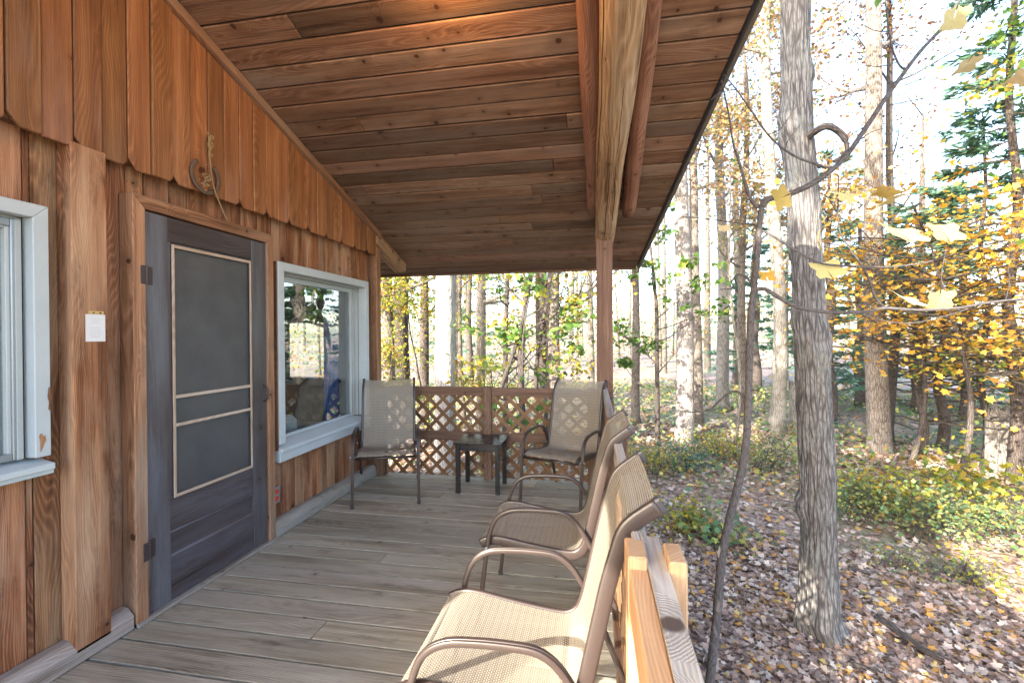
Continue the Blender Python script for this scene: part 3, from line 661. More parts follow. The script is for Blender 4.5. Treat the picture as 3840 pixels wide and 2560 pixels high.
# porch lamp on the ceiling, its glow shows at the top of the picture
lp=on_plane(1650,-190,Vector((0,math.sin(th),math.cos(th))),Vector((0,math.sin(th),math.cos(th))).dot(Vector((0,4.514,2.428))))
lm=thing('porch_lamp',tuple(lp),'small round ceiling lamp giving the warm glow on the porch boards','lamp')
mb=MB(); mb.lathe([(0,0),(.05,0),(.05,-.02),(.02,-.03),(.0,-.03)],lp+Vector((0,0,-.0))); mb.build('base',M['cap'],lm)
g=NT('bulb'); mb=MB(); mb.lathe([(0,-.03),(.018,-.035),(.03,-.065),(.028,-.085),(.0,-.10)],lp); mb.build('bulb',g.surf(g.n('Emission',{0:(1,.62,.28,1),1:12.}).outputs[0]),lm,smooth=True)
li=bpy.data.objects.new('bulb_light',bpy.data.lights.new('bulb_light','POINT')); COL.objects.link(li); li.parent=lm; li.location=(0,0,-.12); li.data.energy=4.5; li.data.color=(1,.50,.18); li.data.shadow_soft_size=.04

# ------------------------------------------------------------------ inside the room, seen through the glass
fl=thing('floor_lamp',(-2.85,3.55,0),'swing-arm floor lamp with a pale cone shade seen through the porch window','lamp')
mb=MB(); mb.lathe([(.075,1.36),(.155,1.10),(.152,1.10),(.072,1.36)],(-2.75,3.45,0),28); mb.build('lamp_shade',M['shade'],fl,smooth=True)
mb=MB(); mb.tube([(-2.75,3.45,1.06),(-2.80,3.62,1.06),(-2.80,3.78,1.05)],.006,8); mb.tube([(-2.80,3.78,0),(-2.80,3.78,1.06)],.009,8); mb.tube([(-2.75,3.45,1.04),(-2.75,3.45,1.30)],.006,8); mb.build('stand',M['rust'],fl)
mb=MB(); mb.lathe([(0,.02),(.13,.02),(.13,.0)],(-2.80,3.78,0)); mb.build('base',M['rust'],fl)
dk=thing('desk',(-2.75,3.3,0),'dark desk just inside the porch window','desk')
mb=MB(); mb.box((-3.1,2.9,.58),(-2.5,3.9,.61),(0,1,0)); mb.build('desktop',M['door'],dk)
for a in (2.93,3.85):
    for b in (-3.07,-2.55):
        mb=MB(); mb.box((b,a,0),(b+.04,a+.04,.579)); mb.build('leg',M['door'],dk)
pr=thing('desk_printer',(-2.6,3.4,.61),'squat pale plastic box on the desk inside the window','appliance')  # squat box standing for a printer
mb=MB(); mb.slab([(-2.70,3.22,.612),(-2.50,3.22,.612),(-2.50,3.22,.70),(-2.54,3.22,.735),(-2.70,3.22,.735)],(0,.30,0),(0,1,0),tint=(1,1,1,1)); mb.build('body',M['white'],pr,bevel=.012,bseg=3)
mb=MB(); mb.box((-2.69,3.24,.7355),(-2.55,3.50,.742)); mb.build('lid',M['white'],pr,bevel=.003)
cp=thing('mug',(-2.5,3.06,.61),'white mug beside the plastic box on the inside desk','mug')
mb=MB(); mb.lathe([(.0,.002),(.036,.002),(.038,.11),(.034,.11),(.032,.01),(0,.01)],(-2.52,3.07,.61),20); mb.build('cup',M['white'],cp,smooth=True)
mb=MB(); mb.tube([(-2.52,3.107,.69),(-2.52,3.135,.68),(-2.52,3.135,.65),(-2.52,3.107,.64)],.005,8); mb.build('handle',M['white'],cp,smooth=True)
mr=thing('armchair',(-3.4,2.95,0),'maroon cloth armchair deeper in the room behind the window','armchair')
mb=MB(); mb.box((-3.7,2.6,.1),(-3.1,3.1,.45)); mb.build('seat',M['maroon'],mr,bevel=.04,bseg=3)
mb=MB(); mb.box((-3.7,2.6,.452),(-3.55,3.1,.98)); mb.build('backrest',M['maroon'],mr,bevel=.04,bseg=3)
def curtain(name,mat,y0,y1,x,z0,z1,label,amp=.02):
    mb=MB(); n=44
    for k in range(n):
        a=y0+(y1-y0)*k/n; b=y0+(y1-y0)*(k+1)/n; xa=x+amp*math.sin(a*70); xb=x+amp*math.sin(b*70)
        mb.poly([(xa,a,z0),(xb,b,z0),(xb,b,z1),(xa,a,z1)],[(0,0)]*4,(1,1,1,1))
    o=mb.build(name,mat); s=o.modifiers.new('thick','SOLIDIFY'); s.thickness=.003; tag(o,label,'curtain')
curtain('curtain',M['curt'],3.86,4.12,-2.47,.45,1.9,'blue curtain drawn to the right side inside the porch window')
curtain('curtain',M['curt2'],.25,1.47,-2.40,.85,1.95,'pale grey curtain behind the near window at the left edge',.012)

# ------------------------------------------------------------------ ground
def tz(x,y):
    r=math.hypot(x,y-1)
    z=-1.3+.10*noise.noise(Vector((x*.25,y*.25,3)))*min(1,max(0,(r-3)/4))
    if r>16: z+= .5*min(1,(r-16)/20)
    if r>34: z+= (r-34)*.02
    return z
def grid():
    me=bpy.data.meshes.new('ground'); rs=[0,.8,1.6,2.4,3.2,4,5,6,7,8,9,10,11.5,13,15,17,19,22,25,29,34,40,48,58,72,95,130]; n=96; V=[(0,1,-1.3)]; Fc=[]
    for r in rs[1:]:
        for k in range(n):
            t=k/n*6.28318; x=r*math.cos(t); y=1+r*math.sin(t); V.append((x,y,tz(x,y)))
    for k in range(n): Fc.append((0,1+k,1+(k+1)%n))
    for i in range(len(rs)-2):
        for k in range(n): a=1+i*n; Fc.append((a+k,a+n+k,a+n+(k+1)%n,a+(k+1)%n))
    me.from_pydata(V,[],Fc); me.polygons.foreach_set('use_smooth',[True]*len(me.polygons))
    g=NT('leaf_litter_ground'); tc=g.n('TexCoord').outputs['Object']
    vo=g.n('TexVoronoi',{'Vector':tc,'Scale':13.,'Randomness':1.}); sp=g.n('SeparateColor',{0:vo.outputs['Color']}).outputs[0]
    c=g.ramp(sp,[(.0,(.09,.06,.05)),(.35,(.24,.16,.135)),(.62,(.35,.26,.22)),(.85,(.42,.33,.29)),(1.,(.42,.25,.10))]); vo2=g.n('TexVoronoi',{'Vector':tc,'Scale':31.}); c=g.mix(.5,c,g.ramp(g.n('SeparateColor',{0:vo2.outputs['Color']}).outputs[1],[(0,(.08,.05,.042)),(.5,(.27,.19,.16)),(1,(.42,.34,.30))]))
    gr=g.rng(g.noise(tc,.35,5,.65),.45,.62,0,.65); c=g.mix(gr,c,g.mix(g.noise(tc,9,4,.7),(.09,.13,.07),(.33,.35,.19)))
    h=g.math('SUBTRACT',1.,vo.outputs['Distance']); bp=g.n('Bump',{'Strength':.8,'Distance':.03,'Height':h})
    me.materials.append(g.surf(g.n('BsdfPrincipled',{'Base Color':c,'Roughness':.85,'Specular IOR Level':.2,'Normal':bp.outputs[0]}).outputs[0]))
    o=bpy.data.objects.new('ground',me); COL.objects.link(o); tag(o,kind='structure')
grid()

# ------------------------------------------------------------------ leaves (vectorised)
SH={'kite':np.array([(0,0,0),(.42,.45,.10),(0,1,0),(-.42,.45,.10)]),
    'lobe':np.array([(0,0,0),(.20,.10,.03),(.52,.08,.10),(.36,.34,.07),(.62,.62,.10),(.28,.60,.04),(0,1.,0),(-.28,.60,.04),(-.62,.62,.10),(-.36,.34,.07),(-.52,.08,.10),(-.20,.10,.03)]),
    'needle':np.array([(0,0,0),(.13,.4,.03),(0,1,-.08),(-.13,.4,.03)])}
def leaves(name,pos,size,cols,mat,parent=None,shape='kite',flat=0.,dirs=None,rng=RNG):
    """pos (n,3); size scalar or (n,); cols (n,3); flat 0..1 pulls the leaf planes towards horizontal"""
    n=len(pos); S=SH[shape]; k=len(S); size=np.broadcast_to(np.asarray(size,float),(n,))*rng.uniform(.6,1.3,n)
    yv=rng.normal(size=(n,3)) if dirs is None else dirs+rng.normal(size=(n,3))*.35
    zv=rng.normal(size=(n,3)); zv[:,2]=np.abs(zv[:,2])+flat*4
    if flat: yv[:,2]*=(1-flat*.8)
    yv/=np.linalg.norm(yv,axis=1)[:,None]; xv=np.cross(yv,zv); xv/=np.linalg.norm(xv,axis=1)[:,None]; zv=np.cross(xv,yv)
    P=pos[:,None,:]+size[:,None,None]*(S[None,:,0,None]*xv[:,None,:]+S[None,:,1,None]*yv[:,None,:]+S[None,:,2,None]*zv[:,None,:])
    me=bpy.data.meshes.new(name); me.vertices.add(n*k); me.vertices.foreach_set('co',P.ravel().astype('f')); me.loops.add(n*k); me.loops.foreach_set('vertex_index',np.arange(n*k,dtype=np.int32))
    me.polygons.add(n); me.polygons.foreach_set('loop_start',np.arange(0,n*k,k,dtype=np.int32)); me.polygons.foreach_set('loop_total',np.full(n,k,np.int32))
    uv=me.uv_layers.new(name='UVMap'); U=np.tile(S[:,:2],(n,1,1))+rng.uniform(0,50,(n,1,2)); uv.data.foreach_set('uv',U.ravel().astype('f'))
    ca=me.color_attributes.new('tint','FLOAT_COLOR','CORNER'); C=np.ones((n,k,4)); C[:,:,:3]=cols[:,None,:]; ca.data.foreach_set('color',C.ravel().astype('f'))
    me.materials.append(mat); me.update(); me.validate()
    o=bpy.data.objects.new(name,me); COL.objects.link(o)
    if parent:
        o.parent=parent; L=WLOC.get(parent.name)
        if L is not None: o.location=-L
    return o
def pal(n,cs,ws,var=.25,rng=RNG):
    cs=np.array(cs); i=rng.choice(len(cs),n,p=np.array(ws)/sum(ws)); return cs[i]*rng.uniform(1-var,1+var,(n,1))
YG=[(.30,.30,.045),(.42,.36,.05),(.16,.24,.045),(.50,.33,.05),(.40,.20,.05)]
PALS={'yellowgreen':(YG,[4,3,3,2,1]),
 'green':([(.06,.13,.03),(.10,.20,.04),(.16,.26,.05),(.30,.32,.06)],[3,4,3,1]),
 'orange':([(.68,.37,.05),(.76,.47,.07),(.56,.27,.04),(.80,.57,.12),(.42,.19,.05)],[4,4,3,2,1]),
 'rust':([(.30,.14,.06),(.22,.10,.05),(.38,.22,.08),(.20,.22,.07)],[4,3,2,2]),
 'pine':([(.06,.14,.105),(.09,.20,.14),(.14,.26,.19)],[3,3,2]),
 'rustpale':([(.42,.26,.13),(.34,.20,.12),(.50,.36,.16),(.26,.30,.14)],[4,3,2,2]),  # rust tones paled, overexposure put into the leaf colour
 'mixed':([(.12,.22,.12),(.20,.28,.11),(.40,.42,.12),(.32,.36,.18),(.45,.32,.12)],[4,3,3,2,1]),
 'pale':([(.35,.33,.12),(.25,.30,.10),(.42,.30,.12),(.30,.20,.10)],[3,3,2,1])}
def limb(mb,p,d,L,r,depth,tips,rnd,curl=.25,up=.12,tw=(1,1,1,1)):
    n=6; path=[p.copy()]; q=p.copy(); dd=d.normalized()
    for k in range(n):
        dd=(dd+Vector((rnd.gauss(0,curl),rnd.gauss(0,curl),rnd.gauss(0,curl)+up))*.35).normalized(); q=q+dd*(L/n); path.append(q.copy())
    rad=[max(.0025,r*(1-.78*k/n)) for k in range(n+1)]
    mb.tube(path,rad,7 if r>.03 else 5,cap=False,tint=tw)
    tips.append((path[-1],dd.copy(),L))
    if depth>0:
        for k in range(2,n+1):
            for _ in range(rnd.choice([1,1,2])):
                a=rnd.uniform(0,6.28); s=Vector((math.cos(a),math.sin(a),rnd.uniform(-.3,.5))); nd=(dd*.7+s*.8).normalized()
                limb(mb,path[k],nd,L*rnd.uniform(.35,.6),rad[k]*.6,depth-1,tips,rnd,curl,up,tw)
def gpos(Sx,depth,Sy=1265):
    d=ray(Sx,Sy); t=depth/ d.y; p=Vector((0,0,CH))+d*t; return Vector((p.x,p.y,tz(p.x,p.y)))
def tree(name,Sx,depth,wpx,label,mat='bark',H=15,lean=(0,0),palette=None,nleaf=0,leaf=.09,crown=(3,12),crad=2.6,limbs=7,limbfrom=.3,seed=0,group='trees of the autumn wood',cat='tree',segs=26,around=12,flare=1.35,depthl=2,limblen=2.4,bend=.25,flat=0,at=None,thin=.45,shape='kite'):
    rnd=random.Random(seed+int(Sx)); rng=np.random.default_rng(seed*7+int(Sx)); b=gpos(Sx,depth) if at is None else Vector((at[0],at[1],-1.3)); r=wpx*depth/1728/2
    root=thing(name,tuple(b),label,cat,group); mb=MB(); path=[]; rad=[]
    for k in range(segs+1):
        f=k/segs; z=f*H
        off=Vector((lean[0]*z+bend*noise.noise(Vector((f*2.2,seed+Sx*.013,0))),lean[1]*z+bend*noise.noise(Vector((f*2.2,seed+5,Sx*.01))),z-.15)); path.append(b+off)
        rr=r*(1-(1-thin)*f); rr*=1+(flare-1)*math.exp(-z/.25)
        if f>.85: rr*=max(.15,(1-f)/.15)
        rad.append(rr)
    t=tn(.9,1.1,.03); mb.tube(path,rad,around,cap=True,tint=t)
    tips=[]
    for k in range(limbs):
        f=limbfrom+(1-limbfrom)*(k+rnd.random())/max(1,limbs); f=min(.97,f); i=int(f*segs); a=rnd.uniform(0,6.28)
        limb(mb,path[i],Vector((math.cos(a),math.sin(a),rnd.uniform(.1,.7))),limblen*rnd.uniform(.6,1.2)*(1.15-f*.5),max(.008,rad[i]*.42),depthl,tips,rnd,tw=t)
    o=mb.build('trunk',M[mat],root,smooth=True)
    if nleaf:
        cs,ws=PALS[palette]; 
        zt=[tp for tp in tips if b.z+crown[0]<tp[0].z<b.z+crown[1]]
        if not zt: zt=tips or [(path[-1],Vector((0,0,1)),1)]
        nc=max(8,nleaf//22); cen=[]
        for q in range(nc):
            tp=zt[rnd.randrange(len(zt))]; cen.append(tp[0]+Vector((rnd.gauss(0,.22),rnd.gauss(0,.22),rnd.gauss(0,.15)))*crad*.5)
        cen=np.array([tuple(c) for c in cen]); idx=rng.integers(0,nc,nleaf); sp=rng.uniform(.5,1.2,nc)[idx]
        pos=cen[idx]+rng.normal(size=(nleaf,3))*np.array([.26,.26,.13])*crad*.45*sp[:,None]
        ctone=rng.uniform(.7,1.25,(nc,1))[idx]
        leaves('crown',pos,leaf,pal(nleaf,cs,ws,.25,rng)*ctone,M['leaf'],root,flat=.25,rng=rng,shape=shape)
    return root
def pine(Sx,depth,wpx,label,H=14,z0=1.2,rad=2.6,nb=46,seed=0,dead=0.,nn=7000,group='trees of the autumn wood',mat='dkbark',nlen=.17):
    rnd=random.Random(seed+int(Sx)); rng=np.random.default_rng(seed+int(Sx)); b=gpos(Sx,depth); r=wpx*depth/1728/2
    root=thing('pine_tree',tuple(b),label,'pine tree',group); mb=MB(); t=tn(.9,1.1,.03)
    path=[b+Vector((.05*math.sin(k),.05*math.cos(k*1.3),k/16*H-.15)) for k in range(17)]; mb.tube(path,[r*(1-.75*k/16) for k in range(17)],10,tint=t); tp=[]
    for k in range(nb):
        f=(k+rnd.random())/nb; z=z0+(H-z0)*f; a=rnd.uniform(0,6.28); L=rad*(1-f*.75)*rnd.uniform(.6,1.1); p=b+Vector((0,0,z)); pts=[p]
        for q in range(1,6): pts.append(p+Vector((math.cos(a)*L*q/5,math.sin(a)*L*q/5,-.10*L*(q/5)+.18*L*(q/5)**2+rnd.gauss(0,.02))))
        mb.tube(pts,[.016*(1-.7*q/5)+.003 for q in range(6)],5,cap=False,tint=t)
        isdead=z<z0+(H-z0)*dead
        if isdead:
            for q in range(5):
                s=pts[rnd.randrange(1,6)]; aa=a+rnd.choice([-1,1])*rnd.uniform(.4,1); mb.tube([s,s+Vector((math.cos(aa),math.sin(aa),rnd.uniform(-.15,.1)))*rnd.uniform(.2,.5)],[.005,.002],4,cap=False,tint=t)
        else:
            for q in range(26):
                u=rnd.uniform(.25,1.); s=pts[0].lerp(pts[5],u); s.z=pts[min(5,int(u*5)+0)].z; aa=a+rnd.uniform(-1.1,1.1); e=s+Vector((math.cos(aa),math.sin(aa),rnd.uniform(-.12,.12)))*rnd.uniform(.1,.45)*(L/2+.3); tp.append((s,e))
    mb.build('trunk',M[mat],root,smooth=True)
    if tp:
        A=np.array([tuple(q[0]) for q in tp]);B=np.array([tuple(q[1]) for q in tp]); i=rng.integers(0,len(A),nn); u=rng.uniform(0,1,(nn,1)); pos=A[i]+(B[i]-A[i])*u; d=(B[i]-A[i]); d/=np.linalg.norm(d,axis=1)[:,None]+1e-6
        cs,ws=PALS['pine']; leaves('crown',pos+rng.normal(size=(nn,3))*.03,nlen,pal(nn,cs,ws,.3,rng),M['needle'],root,shape='needle',dirs=d*1.2,rng=rng)
    return root

# the big oak by the porch, displaced bark
def oak():
    root=thing('oak_tree',(1.92,4.54,-1.3),'large oak with deeply furrowed grey bark standing just right of the porch roof','tree')
    ctrl=[(2430,3098,98),(2385,3085,92),(2320,3066,84),(2200,3070,71),(2000,3070,63),(1700,3061,63),(1400,3047,61),(1100,3031,57),(800,3015,57),(500,2990,54),(200,2983,52),(0,2984,52),(-500,2990,48),(-1400,3000,44)]
    Y=4.54; pts=[]
    for sy,sx,hw in ctrl:
        p=hity(sx,sy,Y); q=hity(sx+hw,sy,Y); pts.append((p.z,p.x,(q.x-p.x)))
    zs=[p[0] for p in pts]; n=112; H0,H1=-1.42,zs[-1]; m=520; V=[];UV=[]
    def ip(z,i): return float(np.interp(z,zs,[p[i] for p in pts]))
    bumps=[(1.32,-1.45,.16,.055),(.32,-1.2,.06,.04),(-.15,2.9,.09,.07),(1.55,2.9,.08,.035),(3.25,3.1,.16,.06),(2.2,1.9,.12,.03),(3.7,-.2,.08,.04)]
    for k in range(m+1):
        f=k/m; z=H0+(H1-H0)*f**1.25
        cx_=ip(z,1); r=ip(z,2)
        for j in range(n):
            th_=6.28318*j/n; vv=th_*.17
            wob=noise.noise(Vector((z*1.7,math.cos(th_)*1.2,math.sin(th_)*1.2)))*.35
            a=th_+wob*.35
            q=Vector((z*1.5,math.cos(a)*3.6,math.sin(a)*3.6))
            rd=abs(noise.noise(q)); rd2=abs(noise.noise(Vector((z*4.2,math.cos(a)*8.5,math.sin(a)*8.5))))
            h=min(1,rd*3.2)*.012+min(1,rd2*3)*.007+noise.noise(Vector((z*22,math.cos(a)*26,math.sin(a)*26)))*.003
            root_f=math.exp(-max(0,z+1.3)/.15)*.040*(math.sin(th_*4+1.)+math.sin(th_*3+.4)*.6)
            rr=r+h-.010+root_f
            for bz,bt,bw,bh in bumps:
                dt=(th_-bt+math.pi)%(2*math.pi)-math.pi; dd=(z-bz)**2/(bw*bw)+(dt*r)**2/(bw*bw)
                if dd<6: rr+=bh*math.exp(-dd)-bh*.75*math.exp(-dd*4.5)
            V.append((cx_+rr*math.cos(th_),Y+rr*math.sin(th_),z)); UV.append((z,vv))
    Fc=[];uvs=[];nn=n
    for k in range(m):
        for j in range(n):
            j2=(j+1)%n; Fc.append((k*n+j,k*n+j2,(k+1)*n+j2,(k+1)*n+j)); va=j*.17*6.283/n; vb=(j+1)*.17*6.283/n; za=UV[k*n][0]; zb=UV[(k+1)*n][0]; uvs+=[(za,va),(za,vb),(zb,vb),(zb,va)]
    mb=MB(); mb.v=V; mb.f=Fc; mb.uv=uvs; mb.t=[(1,1,1,1)]*len(uvs); mb.build('trunk',M['oak'],root,smooth=True)
    mb=MB(); P=[hity(x,y,Y-.25) for x,y in ((3055,485),(3090,475),(3140,490),(3170,525),(3175,565),(3150,590),(3125,605))]; P[0].y+=.2
    mb.tube(curve([tuple(p) for p in P],5),[.030]*8+[.026]*8+[.018]*8+[.010]*7,10,cap=True); mb.build('limb_stub',M['dkbark'],root,smooth=True)
    # high limbs and crown above the frame
    rnd=random.Random(4); mb=MB(); tips=[]; top=Vector((pts[-1][1],Y,H1))
    for k in range(9):
        a=k*.7; limb(mb,top+Vector((0,0,-.25*k)),Vector((math.cos(a),math.sin(a),.6)),3.2,.09,2,tips,rnd)
    mb.build('limbs',M['oak'],root,smooth=True)
    cen=np.array([tuple(t[0]) for t in tips]); N=5000; i=RNG.integers(0,len(cen),N); cs,ws=PALS['rust']
    leaves('crown',cen[i]+RNG.normal(size=(N,3))*.35,.10,pal(N,cs,ws),M['leaf'],root,flat=.2)
oak()
# pale tree beyond the far railing, right side in shade
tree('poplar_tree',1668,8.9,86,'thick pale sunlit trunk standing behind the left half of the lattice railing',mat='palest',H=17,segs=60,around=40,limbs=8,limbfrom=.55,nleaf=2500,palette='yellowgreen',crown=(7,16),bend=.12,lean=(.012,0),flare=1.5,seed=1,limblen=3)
G='trees of the autumn wood'
tree('tree',2565,12.2,64,'tall mottled grey tree just past the low right corner of the porch roof',mat='pale',H=16,limbs=8,limbfrom=.4,nleaf=1800,palette='pale',crown=(6,15),bend=.25,lean=(.008,0),seed=2,limblen=2.4,segs=40,around=20)
tree('tree',3288,11.4,66,'smooth grey-lavender trunk between the large oak and the orange tree',mat='bark',H=15,limbs=7,limbfrom=.5,nleaf=1500,palette='rust',crown=(6,14),seed=3,lean=(-.010,0),segs=40,around=20)
tree('tree',3338,12.6,30,'slim dark trunk close behind the smooth grey-lavender one',mat='dkbark',H=12,limbs=8,limbfrom=.3,nleaf=1200,palette='rust',crown=(4,12),seed=4)
tree('tree',2608,15,40,'brown trunk half hidden to the right of the mottled grey tree',mat='bark',H=15,limbs=6,limbfrom=.4,nleaf=900,palette='pale',crown=(5,14),seed=5)
tree('tree',2378,14.5,32,'slender straight tree right of the brown roof post',mat='bark',H=14,limbs=12,limbfrom=.15,nleaf=1500,palette='green',crown=(3,12),crad=1.6,limblen=1.4,seed=6,lean=(-.006,0))
tree('maple_sapling',2470,11.5,19,'thin young maple with bright green leaves between the roof post and the mottled tree',mat='dkbark',H=7,limbs=16,limbfrom=.2,nleaf=1500,palette='green',leaf=.11,crown=(1.2,8),crad=1.1,limblen=1.2,seed=7,thin=.3,lean=(-.03,0),depthl=1,shape='lobe')
tree('tree',2705,17,44,'blotchy trunk seen left of the bent sapling stem',mat='pale',H=15,limbs=14,limbfrom=.35,nleaf=5000,leaf=.11,palette='rustpale',crown=(5,15),seed=8)
tree('tree',2790,16,30,'thin brown trunk right behind the bent sapling stem',mat='bark',H=13,limbs=8,limbfrom=.3,nleaf=900,palette='pale',crown=(4,13),seed=9)
tree('tree',2915,13.5,50,'mottled tan trunk just left of the large oak',mat='pale',H=15,limbs=16,limbfrom=.3,nleaf=7000,leaf=.11,palette='rustpale',crown=(4,15),seed=10,lean=(-.02,0))
tree('tree',2765,24,30,'distant dark trunk in the group left of the sapling stem',mat='dkbark',H=15,limbs=6,nleaf=600,palette='green',seed=11)
tree('tree',2750,10.8,12,'very thin whip of a tree left of the sapling stem',mat='bark',H=7,limbs=6,limblen=.9,depthl=1,nleaf=60,palette='green',crad=.8,seed=12)
# behind the far railing
bl=[(1450,10.,58,'bark',(.01,0),'leaning grey trunk nearest the cabin corner, beside the rafter end'),(1522,11.5,72,'dkbark',(.0,0),'broad dark trunk under the end of the rafter'),(1592,13,40,'dkbark',(.012,0),'dark trunk midway between the rafter end and the thick pale trunk'),
(1730,14,26,'bark',(0,0),'thin trunk close against the right side of the thick pale trunk'),(1795,12.5,46,'pale',(0,0),'mottled trunk a little right of the thick pale trunk'),(2030,10.8,52,'dkbark',(0,0),'brown trunk behind the middle of the right half of the railing'),(2100,9.8,56,'bark',(.0,0),'straight grey-brown trunk rising behind the corner chair'),
(2215,14,24,'bark',(-.02,0),'thin crooked trunk just left of the roof post'),(2068,16,24,'pale',(0,0),'pale thin trunk between the two brown trunks behind the railing')]
for i,(sx,d,w,mt,ln,lb) in enumerate(bl):
    tree('tree',sx,d,w,lb,mat=mt,H=14,lean=ln,limbs=10,limbfrom=.22,nleaf=1700,palette='yellowgreen',crown=(2.5,14),seed=20+i,around=16)
lean=[(1820,9.,20,.20,'thin leaning stem crossing behind the railing post',900),(1862,9.6,24,.05,'slim dark stem with yellowing leaves right of the railing post',500),(1945,9.4,26,.07,'curving dark stem left of the brown trunks',700),(1980,10.2,20,.09,'second curving stem beside the brown trunk',400)]
for i,(sx,d,w,ln,lb,nl) in enumerate(lean):
    tree('young_tree',sx,d,w,lb,mat='dkbark',H=7.5,lean=(ln,0),limbs=12,limbfrom=.15,nleaf=nl,palette='yellowgreen',leaf=.10,crown=(1.2,8),crad=1.5,limblen=1.6,thin=.35,seed=40+i,depthl=1,group='leaning young trees behind the railing',bend=.5)
# leafy understory trees left of the pale trunk
for i,(sx,d,lb) in enumerate([(1440,9.6,'leafy yellow-green shrub tree against the cabin corner'),(1555,10.4,'leafy yellow-green shrub tree in front of the broad dark trunk'),(1965,8.2,'small maple with hanging green leaves behind the railing post')]):
    tree('shrub_tree',sx,d,9,lb,mat='twig',H=4.6,limbs=16,limbfrom=.1,nleaf=[4200,3600,520][i],palette=['yellowgreen','yellowgreen','green'][i],leaf=[.07,.07,.12][i],crown=(.5,5.5),crad=1.5,limblen=1.7,thin=.3,seed=50+i,depthl=1,group='leafy understory trees',cat='small tree',bend=.4,shape=['kite','kite','lobe'][i])
for i,(sx,d,w,pl,lb) in enumerate([(4650,7.0,60,'yellowgreen','yellowing tree beyond the right edge, mirrored in the porch window'),(5000,6.2,50,'green','green tree beyond the right edge, mirrored high in the porch window'),(5600,5.8,50,'yellowgreen','second yellowing tree farther right, mirrored in the window'),(6500,4.8,44,'mixed','mixed green tree farthest to the right of the porch')]):
    tree('tree',sx,d,w,lb,mat='bark',H=12,limbs=16,limbfrom=.08,nleaf=4200,palette=pl,crown=(.8,11),crad=2.4,seed=80+i)
tree('tree',0,10,60,'tall tree standing behind the cabin, its crown shading the upper oak trunk',mat='bark',H=14.3,at=(-6.7,-5.9),limbs=20,limbfrom=.60,nleaf=9000,leaf=.19,palette='rust',crown=(9.6,14),crad=2.8,limblen=2.6,seed=91)
# orange maple and its neighbours on the right
def orange(Sx,depth,label,N,cy,sz,seed):
    b=gpos(Sx,depth); root=thing('maple_tree',tuple(b),label,'tree','golden maples'); rnd=random.Random(seed); mb=MB(); tips=[]; path=[b+Vector((.0+.3*math.sin(k*.3),0,k*.31-.15)) for k in range(15)]
    mb.tube(path,[.055*(1-.055*k) for k in range(15)],10)
    for k in range(7,15):
        for q in range(4):
            a=rnd.uniform(0,6.28); limb(mb,path[k],Vector((math.cos(a),math.sin(a),.15)),rnd.uniform(1.2,sz),.02,1,tips,rnd,curl=.2,up=.03)
    mb.build('trunk',M['dkbark'],root,smooth=True)
    cen=np.array([tuple(t[0]) for t in tips]); r2=np.random.default_rng(seed); cen=np.repeat(cen,2,0)+r2.normal(size=(len(cen)*2,3))*.3; i=r2.integers(0,len(cen),N); cs,ws=PALS['orange']
    leaves('crown',cen[i]+r2.normal(size=(N,3))*np.array([.30,.30,.09]),.078,pal(N,cs,ws,.25,r2)*r2.uniform(.7,1.2,(len(cen),1))[i],M['leaf'],root,flat=.5,rng=r2,shape='lobe')
orange(3560,8.6,'golden orange maple spreading across the right side of the wood',3700,0,2.2,1)
orange(3405,10.5,'slimmer golden maple just right of the smooth grey-lavender trunk',1500,0,1.6,2)
orange(3790,10.,'golden maple cut by the right edge of the view',1500,0,2.0,3)
# pines
for i,a in enumerate([(3110,15,40,'dark green pine directly behind the large oak'),(3020,20,34,'blue-green pine seen left of the large oak'),(2830,22,40,'dark pine behind the bent sapling stem'),(3225,18,40,'full green pine right of the large oak'),(3440,17,44,'green pine behind the golden maple'),(3620,16,40,'bluish pine rising above the golden maple'),(1700,24,34,'blue-green pine far behind the thick pale trunk'),(1760,21,30,'second blue-green pine far behind the railing')]):
    pine(a[0],a[1],a[2],a[3],seed=i,H=[8,8.5,8,6.5,6.3,7,12,11][i],z0=.9,rad=2.3,nn=8000)
for i,a in enumerate([(3690,10.5,24,'pine with bare dead lower twigs near the right edge'),(3800,9.6,38,'dark pine trunk with dead twigs at the right edge'),(3530,12,34,'dead-twigged pine trunk right of the smooth grey trunk'),(3455,11.2,24,'thin dead-twigged trunk under the golden maple')]):
    pine(a[0],a[1],a[2],a[3],seed=60+i,H=[7,11,6,5.5][i],z0=.6,rad=1.6,nb=56,dead=.5,nn=3000)
# broken stumps
def stump(Sx,depth,wpx,h,label):
    b=gpos(Sx,depth); r=wpx*depth/1728/2; root=thing('tree_stump',tuple(b),label,'stump','broken stumps'); mb=MB(); n=24; i0=0; rnd=random.Random(Sx)
    top=[h+rnd.uniform(-.12,.12) for _ in range(n)]
    for k in range(9):
        for j in range(n):
            t=j/n*6.283; rr=r*(1.25-.25*min(1,k/3))*(1+.08*math.sin(t*5)); mb.v.append((b.x+rr*math.cos(t),b.y+rr*math.sin(t),b.z-.1+(top[j]+.1)*k/8))
    mb.v.append((b.x,b.y,b.z+h-.2))
    for k in range(8):
        for j in range(n): j2=(j+1)%n; mb.f.append((k*n+j,k*n+j2,(k+1)*n+j2,(k+1)*n+j)); mb.uv+=[(k*.1,j*.05),(k*.1,j*.05+.05),(k*.1+.1,j*.05+.05),(k*.1+.1,j*.05)]; mb.t+=[(1,1,1,1)]*4
    for j in range(n): mb.f.append((8*n+j,8*n+(j+1)%n,9*n)); mb.uv+=[(0,0),(.05,0),(0,.05)]; mb.t+=[(1,1,1,1)]*3
    mb.build('trunk',M['pale'],root)
stump(3768,10.2,54,1.25,'tall broken pale stump near the right edge'); stump(3715,9.9,28,1.25,'narrower broken stump left of the tall pale stump')
